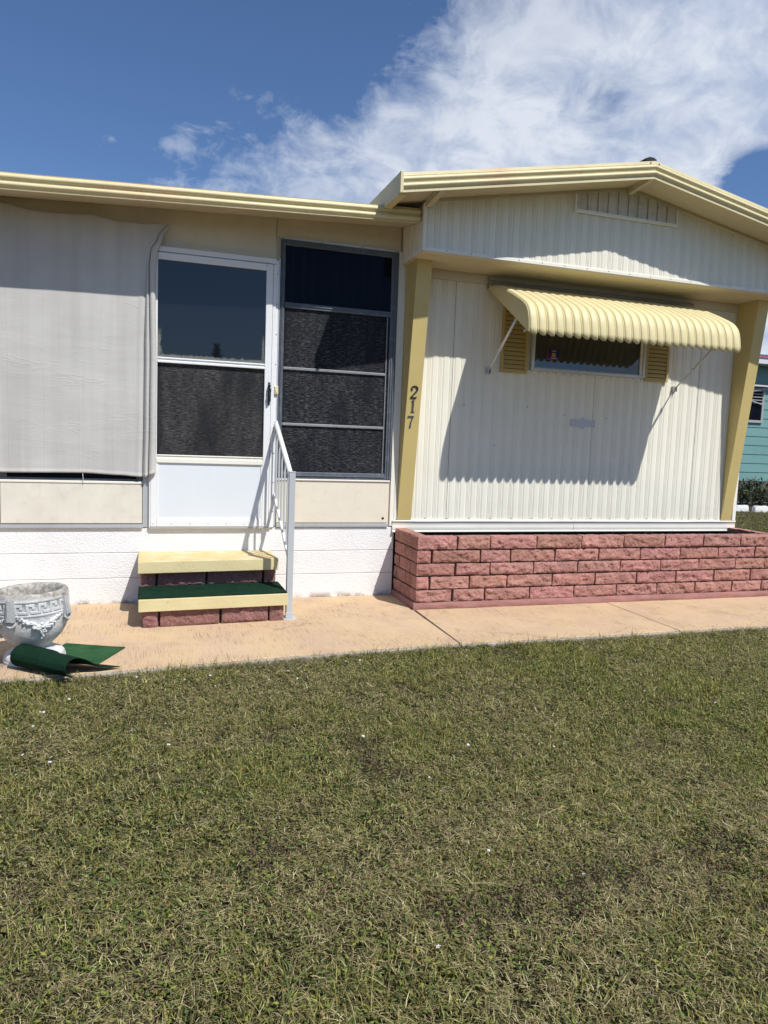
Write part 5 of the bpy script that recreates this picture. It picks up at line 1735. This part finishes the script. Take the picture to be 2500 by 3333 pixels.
# pierced screen blocks under the house
lt = MB()
x = NX0
while x < 19:
    cx_, cz_ = x + 0.2, 0.30
    for cc, zz in ((cx_, 0.45), (cx_, 0.15)):
        for rad in (0.13,):
            pts = [(cc + rad * math.cos(t) * 1.3, NY - 0.02, zz + rad * math.sin(t)) for t in np.linspace(0, 2 * math.pi, 19)]
            lt.tube(pts, 0.022, 6, cap=False)
    lt.box(x - 0.02, x + 0.02, NY - 0.04, NY + 0.05, 0.0, 0.618)
    x += 0.4
lt.box(NX0, 19, NY - 0.03, NY + 0.05, 0.285, 0.315)
lt.build('screen_block', 'lattice', nb)

def leaf_cloud(mb, c, rad, n, seed, size, cols, up=0.3):
    rl = random.Random(seed)
    for _ in range(n):
        while True:
            q = Vector((rl.uniform(-1, 1), rl.uniform(-1, 1), rl.uniform(-1, 1)))
            if 0.15 < q.length < 1: break
        if fnoise(q.x * 1.8 + seed, q.y * 1.8, q.z * 1.8, 3) < -0.22: continue
        p_ = Vector((c[0] + q.x * rad[0], c[1] + q.y * rad[1], c[2] + q.z * rad[2]))
        d = Vector((rl.uniform(-1, 1), rl.uniform(-1, 1), rl.uniform(-0.5, 1) + up)).normalized()
        s_ = d.cross(Vector((rl.uniform(-1, 1), rl.uniform(-1, 1), rl.uniform(-1, 1)))).normalized()
        l = size * rl.uniform(0.6, 1.4)
        cc = rl.choice(cols); tt = rl.uniform(0.6, 1.2)
        mb.t = tuple(x_ * tt for x_ in cc)
        mb.add([p_, p_ + d * l * .5 + s_ * l * .16, p_ + d * l, p_ + d * l * .5 - s_ * l * .16], [(0, 1, 2, 3)])
    mb.t = (1, 1, 1)

bush = thing('bush', 'scraggly dark bush growing against the teal neighbour house', 'bush', (15.2, 15.1, 0))
lf = MB()
for i, (bx, by, bz, rx, rz) in enumerate(((14.7, 15.2, 0.30, 0.4, 0.3), (15.15, 15.15, 0.36, 0.45, 0.36), (15.65, 15.2, 0.26, 0.4, 0.26), (16.2, 15.2, 0.3, 0.45, 0.3))):
    leaf_cloud(lf, (bx, by, bz), (rx, 0.3, rz), 260, 5 + i, 0.13, [(0.04, 0.055, 0.03), (0.07, 0.085, 0.05), (0.03, 0.04, 0.022), (0.12, 0.13, 0.05)])
lf.build('foliage', 'leaf', bush, tone=True)
st_ = MB(); rb_ = random.Random(9)
for i in range(16):
    x = rb_.uniform(14.5, 16.3)
    st_.tube([(x, 15.2, -0.04), (x + rb_.uniform(-.12, .12), 15.15, 0.3), (x + rb_.uniform(-.25, .25), 15.1, rb_.uniform(.5, .75))], [0.015, 0.01, 0.005], 5)
st_.build('stem', 'twig', bush)

x = 12.6; i = 0
ed_labels = ['white painted edging block on the lawn, nearest the slanted right post', 'white painted edging block, second one out from the slanted right post',
             'white painted edging block at the right frame edge below the bush']
vis = [13.75, 14.19, 14.62]
def edging_block(xc, yc, w_, seed):
    mb = MB()
    def pt(u, v2):
        a = u * 2 * math.pi
        zz = v2
        r_ = 1.0 - 0.12 * zz ** 3
        X = w_ / 2 * r_ * math.copysign(abs(math.cos(a)) ** 0.45, math.cos(a)); Yy = 0.07 * r_ * math.copysign(abs(math.sin(a)) ** 0.45, math.sin(a))
        nn = 0.012 * fnoise(X * 6 + seed, Yy * 6, zz * 3, 3)
        return (xc + X + nn, yc + Yy + nn - (xc - 14) * 0.0, -0.05 + 0.15 * zz + nn * zz)
    mb.grid(pt, 28, 5)
    mb.add([pt(k / 28, 1.0) for k in range(28)], [tuple(range(28))])
    return mb
prev = None
for i, xc in enumerate(vis):
    o = edging_block(xc, 14.05 - (xc - 13.75) * 0.36, 0.43, i * 3 + 1).build('edging_block', 'edging')
    tag(o, ed_labels[i], 'edging block', 'white edging blocks around the neighbour bed')
mu = MB()
mu.grid(lambda u, w_: (12.5 + 5 * u, 14.15 + 1.66 * w_, -0.02 + 0.03 * fnoise(u * 12, w_ * 6, 1, 3)), 40, 14)
structure(mu.build('flower_bed_ground', 'soil'))

# a tree across the street that mirrors in the storm-door glass
tree = thing('pine_tree', 'dark slim conifer mirrored as a small silhouette in the storm door glass', 'tree', (0, 0, 0))
from math import cos, sin
def mirror_spot(dist, xdir):
    return xdir * dist
TX, TY = 3.62, -30.0
tree.location = (TX, TY, 0)
tk = MB(); tk.tube([(TX, TY, -0.05), (TX, TY, 3.0), (TX, TY, 5.9)], [0.16, 0.1, 0.02], 8); tk.build('trunk', 'bark', tree)
tc = MB()
for i in range(30):
    zc_ = 0.8 + i * 0.185; rr = 0.06 + 0.27 * (6.25 - zc_)
    leaf_cloud(tc, (TX, TY, zc_), (rr, rr, 0.2), 150, 60 + i, 0.17, [(0.03, 0.05, 0.025), (0.045, 0.07, 0.03), (0.02, 0.035, 0.02)], -0.1)
tc.build('crown', 'leaf', tree, tone=True)

# ================================================================== sky, sun, camera
SUN = Vector((0.50, -1.0, 1.53)).normalized()           # toward the sun
W_ = bpy.data.worlds.new('World'); SC.world = W_; W_.use_nodes = True
nt = W_.node_tree
for n_ in list(nt.nodes): nt.nodes.remove(n_)
g = NT(nt)
sky = g.n('ShaderNodeTexSky', sky_type='NISHITA')
sky.sun_disc = False
sky.sun_elevation = math.asin(SUN.z)
sky.sun_rotation = math.atan2(SUN.x, SUN.y)
sky.altitude = 0; sky.air_density = 1.0; sky.dust_density = 0.6; sky.ozone_density = 2.2
tc_ = g.n('ShaderNodeTexCoord')
nv = g.n('ShaderNodeVectorMath', operation='NORMALIZE'); g.link(tc_.outputs['Generated'], nv.inputs[0])
dirv = nv.outputs[0]
dx_, dy_, dz_ = g.sep(dirv)[0], g.sep(dirv)[1], g.sep(dirv)[2]
def dot(vec):
    m_ = g.n('ShaderNodeVectorMath', operation='DOT_PRODUCT'); g.link(dirv, m_.inputs[0]); m_.inputs[1].default_value = vec
    return m_.outputs['Value']
# cloud layer flattened by height so that it foreshortens toward the horizon
den = g.math('MULTIPLY', g.math('ADD', dz_, 0.42), 0.62)
cv = g.n('ShaderNodeCombineXYZ')
g.link(g.math('DIVIDE', dx_, den), cv.inputs[0]); g.link(g.math('DIVIDE', dy_, den), cv.inputs[1])
def cnoise(scale, detail, rough, loc=(0, 0, 0), dist=0.0):
    mp = g.n('ShaderNodeMapping'); mp.inputs['Location'].default_value = loc
    g.link(cv.outputs[0], mp.inputs['Vector'])
    return g.noise(mp.outputs['Vector'], scale, detail, rough, dist)
base_n = cnoise(1.9, 10, 0.66, (1.2, 8.2, 3.9), 0.2)
puff = cnoise(7.5, 8, 0.62, (1.3, 0.7, 2.2), 0.5)
edge = dot((0.6068, 0.2241, -0.7626))
def gauss(vec, width):
    d = g.math('SUBTRACT', 1.0, dot(Vector(vec).normalized()))
    return g.math('EXPONENT', g.math('MULTIPLY', d, -1.0 / (width * width)))
cov = g.math('ADD', g.math('MULTIPLY', g.math('SUBTRACT', base_n, 0.5), 0.46), g.math('MULTIPLY', edge, 1.45))
cov = g.math('ADD', cov, g.math('MULTIPLY', g.math('SUBTRACT', puff, 0.56), 0.26))
cov = g.math('ADD', cov, 0.022)
cov = g.math('SUBTRACT', cov, g.math('MULTIPLY', gauss((0.665, 0.69, 0.29), 0.048), 0.75))
cov = g.math('SUBTRACT', cov, g.math('MULTIPLY', gauss((0.51, 0.765, 0.393), 0.03), 0.20))
wisp = g.math('MULTIPLY', gauss((-0.066, 0.942, 0.329), 0.028), 0.085)
cov = g.math('ADD', cov, wisp)
mask = g.ramp(cov, [(0.0, 0.0), (0.04, 0.32), (0.11, 0.75), (0.24, 1.0)])
shade = g.math('ADD', g.math('MULTIPLY', cnoise(2.3, 8, 0.6, (0.3, 4.2, 2.0), 0.3), 0.55), g.math('MULTIPLY', puff, 0.45))
CL = 10.2
ccol = g.mix(g.ramp(shade, [(0.43, 0.0), (0.57, 1.0)]), (0.37 * CL, 0.44 * CL, 0.58 * CL), (0.615 * CL, 0.655 * CL, 0.73 * CL))
SKYTINT = (0.60, 0.73, 0.92)
skyc = g.mix(1.0, sky.outputs['Color'], SKYTINT, 'MULTIPLY')
fin = g.mix(g.math('MULTIPLY', mask, 0.96), skyc, ccol)
bg = g.n('ShaderNodeBackground'); bg.inputs['Strength'].default_value = 0.12
g.link(fin, bg.inputs['Color'])
wo = g.n('ShaderNodeOutputWorld'); g.link(bg.outputs[0], wo.inputs['Surface'])

sl_ = bpy.data.lights.new('sun', 'SUN'); sl_.energy = 5.0; sl_.angle = R(0.53); sl_.color = (1.0, 0.968, 0.91)
so_ = bpy.data.objects.new('sun', sl_); COL.objects.link(so_)
so_.rotation_euler = (-SUN).to_track_quat('-Z', 'Y').to_euler()
so_.location = (5, -8, 12)

cam = bpy.data.cameras.new('camera'); co = bpy.data.objects.new('camera', cam); COL.objects.link(co)
yaw, pitch, roll_ = R(18.18057852), R(-5.5153822), R(2.12598224)
fwv = Vector((math.sin(yaw) * math.cos(pitch), math.cos(yaw) * math.cos(pitch), math.sin(pitch)))
rv = Vector((math.cos(yaw), -math.sin(yaw), 0)); uv = rv.cross(fwv)
r2 = rv * math.cos(roll_) + uv * math.sin(roll_); u2 = -rv * math.sin(roll_) + uv * math.cos(roll_)
mw = Matrix(((r2.x, u2.x, -fwv.x, 0), (r2.y, u2.y, -fwv.y, 0), (r2.z, u2.z, -fwv.z, 1.315), (0, 0, 0, 1)))
co.matrix_world = mw
cam.sensor_fit = 'VERTICAL'; cam.sensor_height = 36.0; cam.lens = 2361.76 / 3333 * 36.0
cam.clip_start = 0.05; cam.clip_end = 1000
SC.camera = co
SC.view_settings.view_transform = 'Standard'
SC.view_settings.look = 'None'
SC.view_settings.exposure = 0; SC.view_settings.gamma = 1
SC.render.engine = 'CYCLES'
SC.cycles.max_bounces = 8
SC.cycles.use_denoising = True
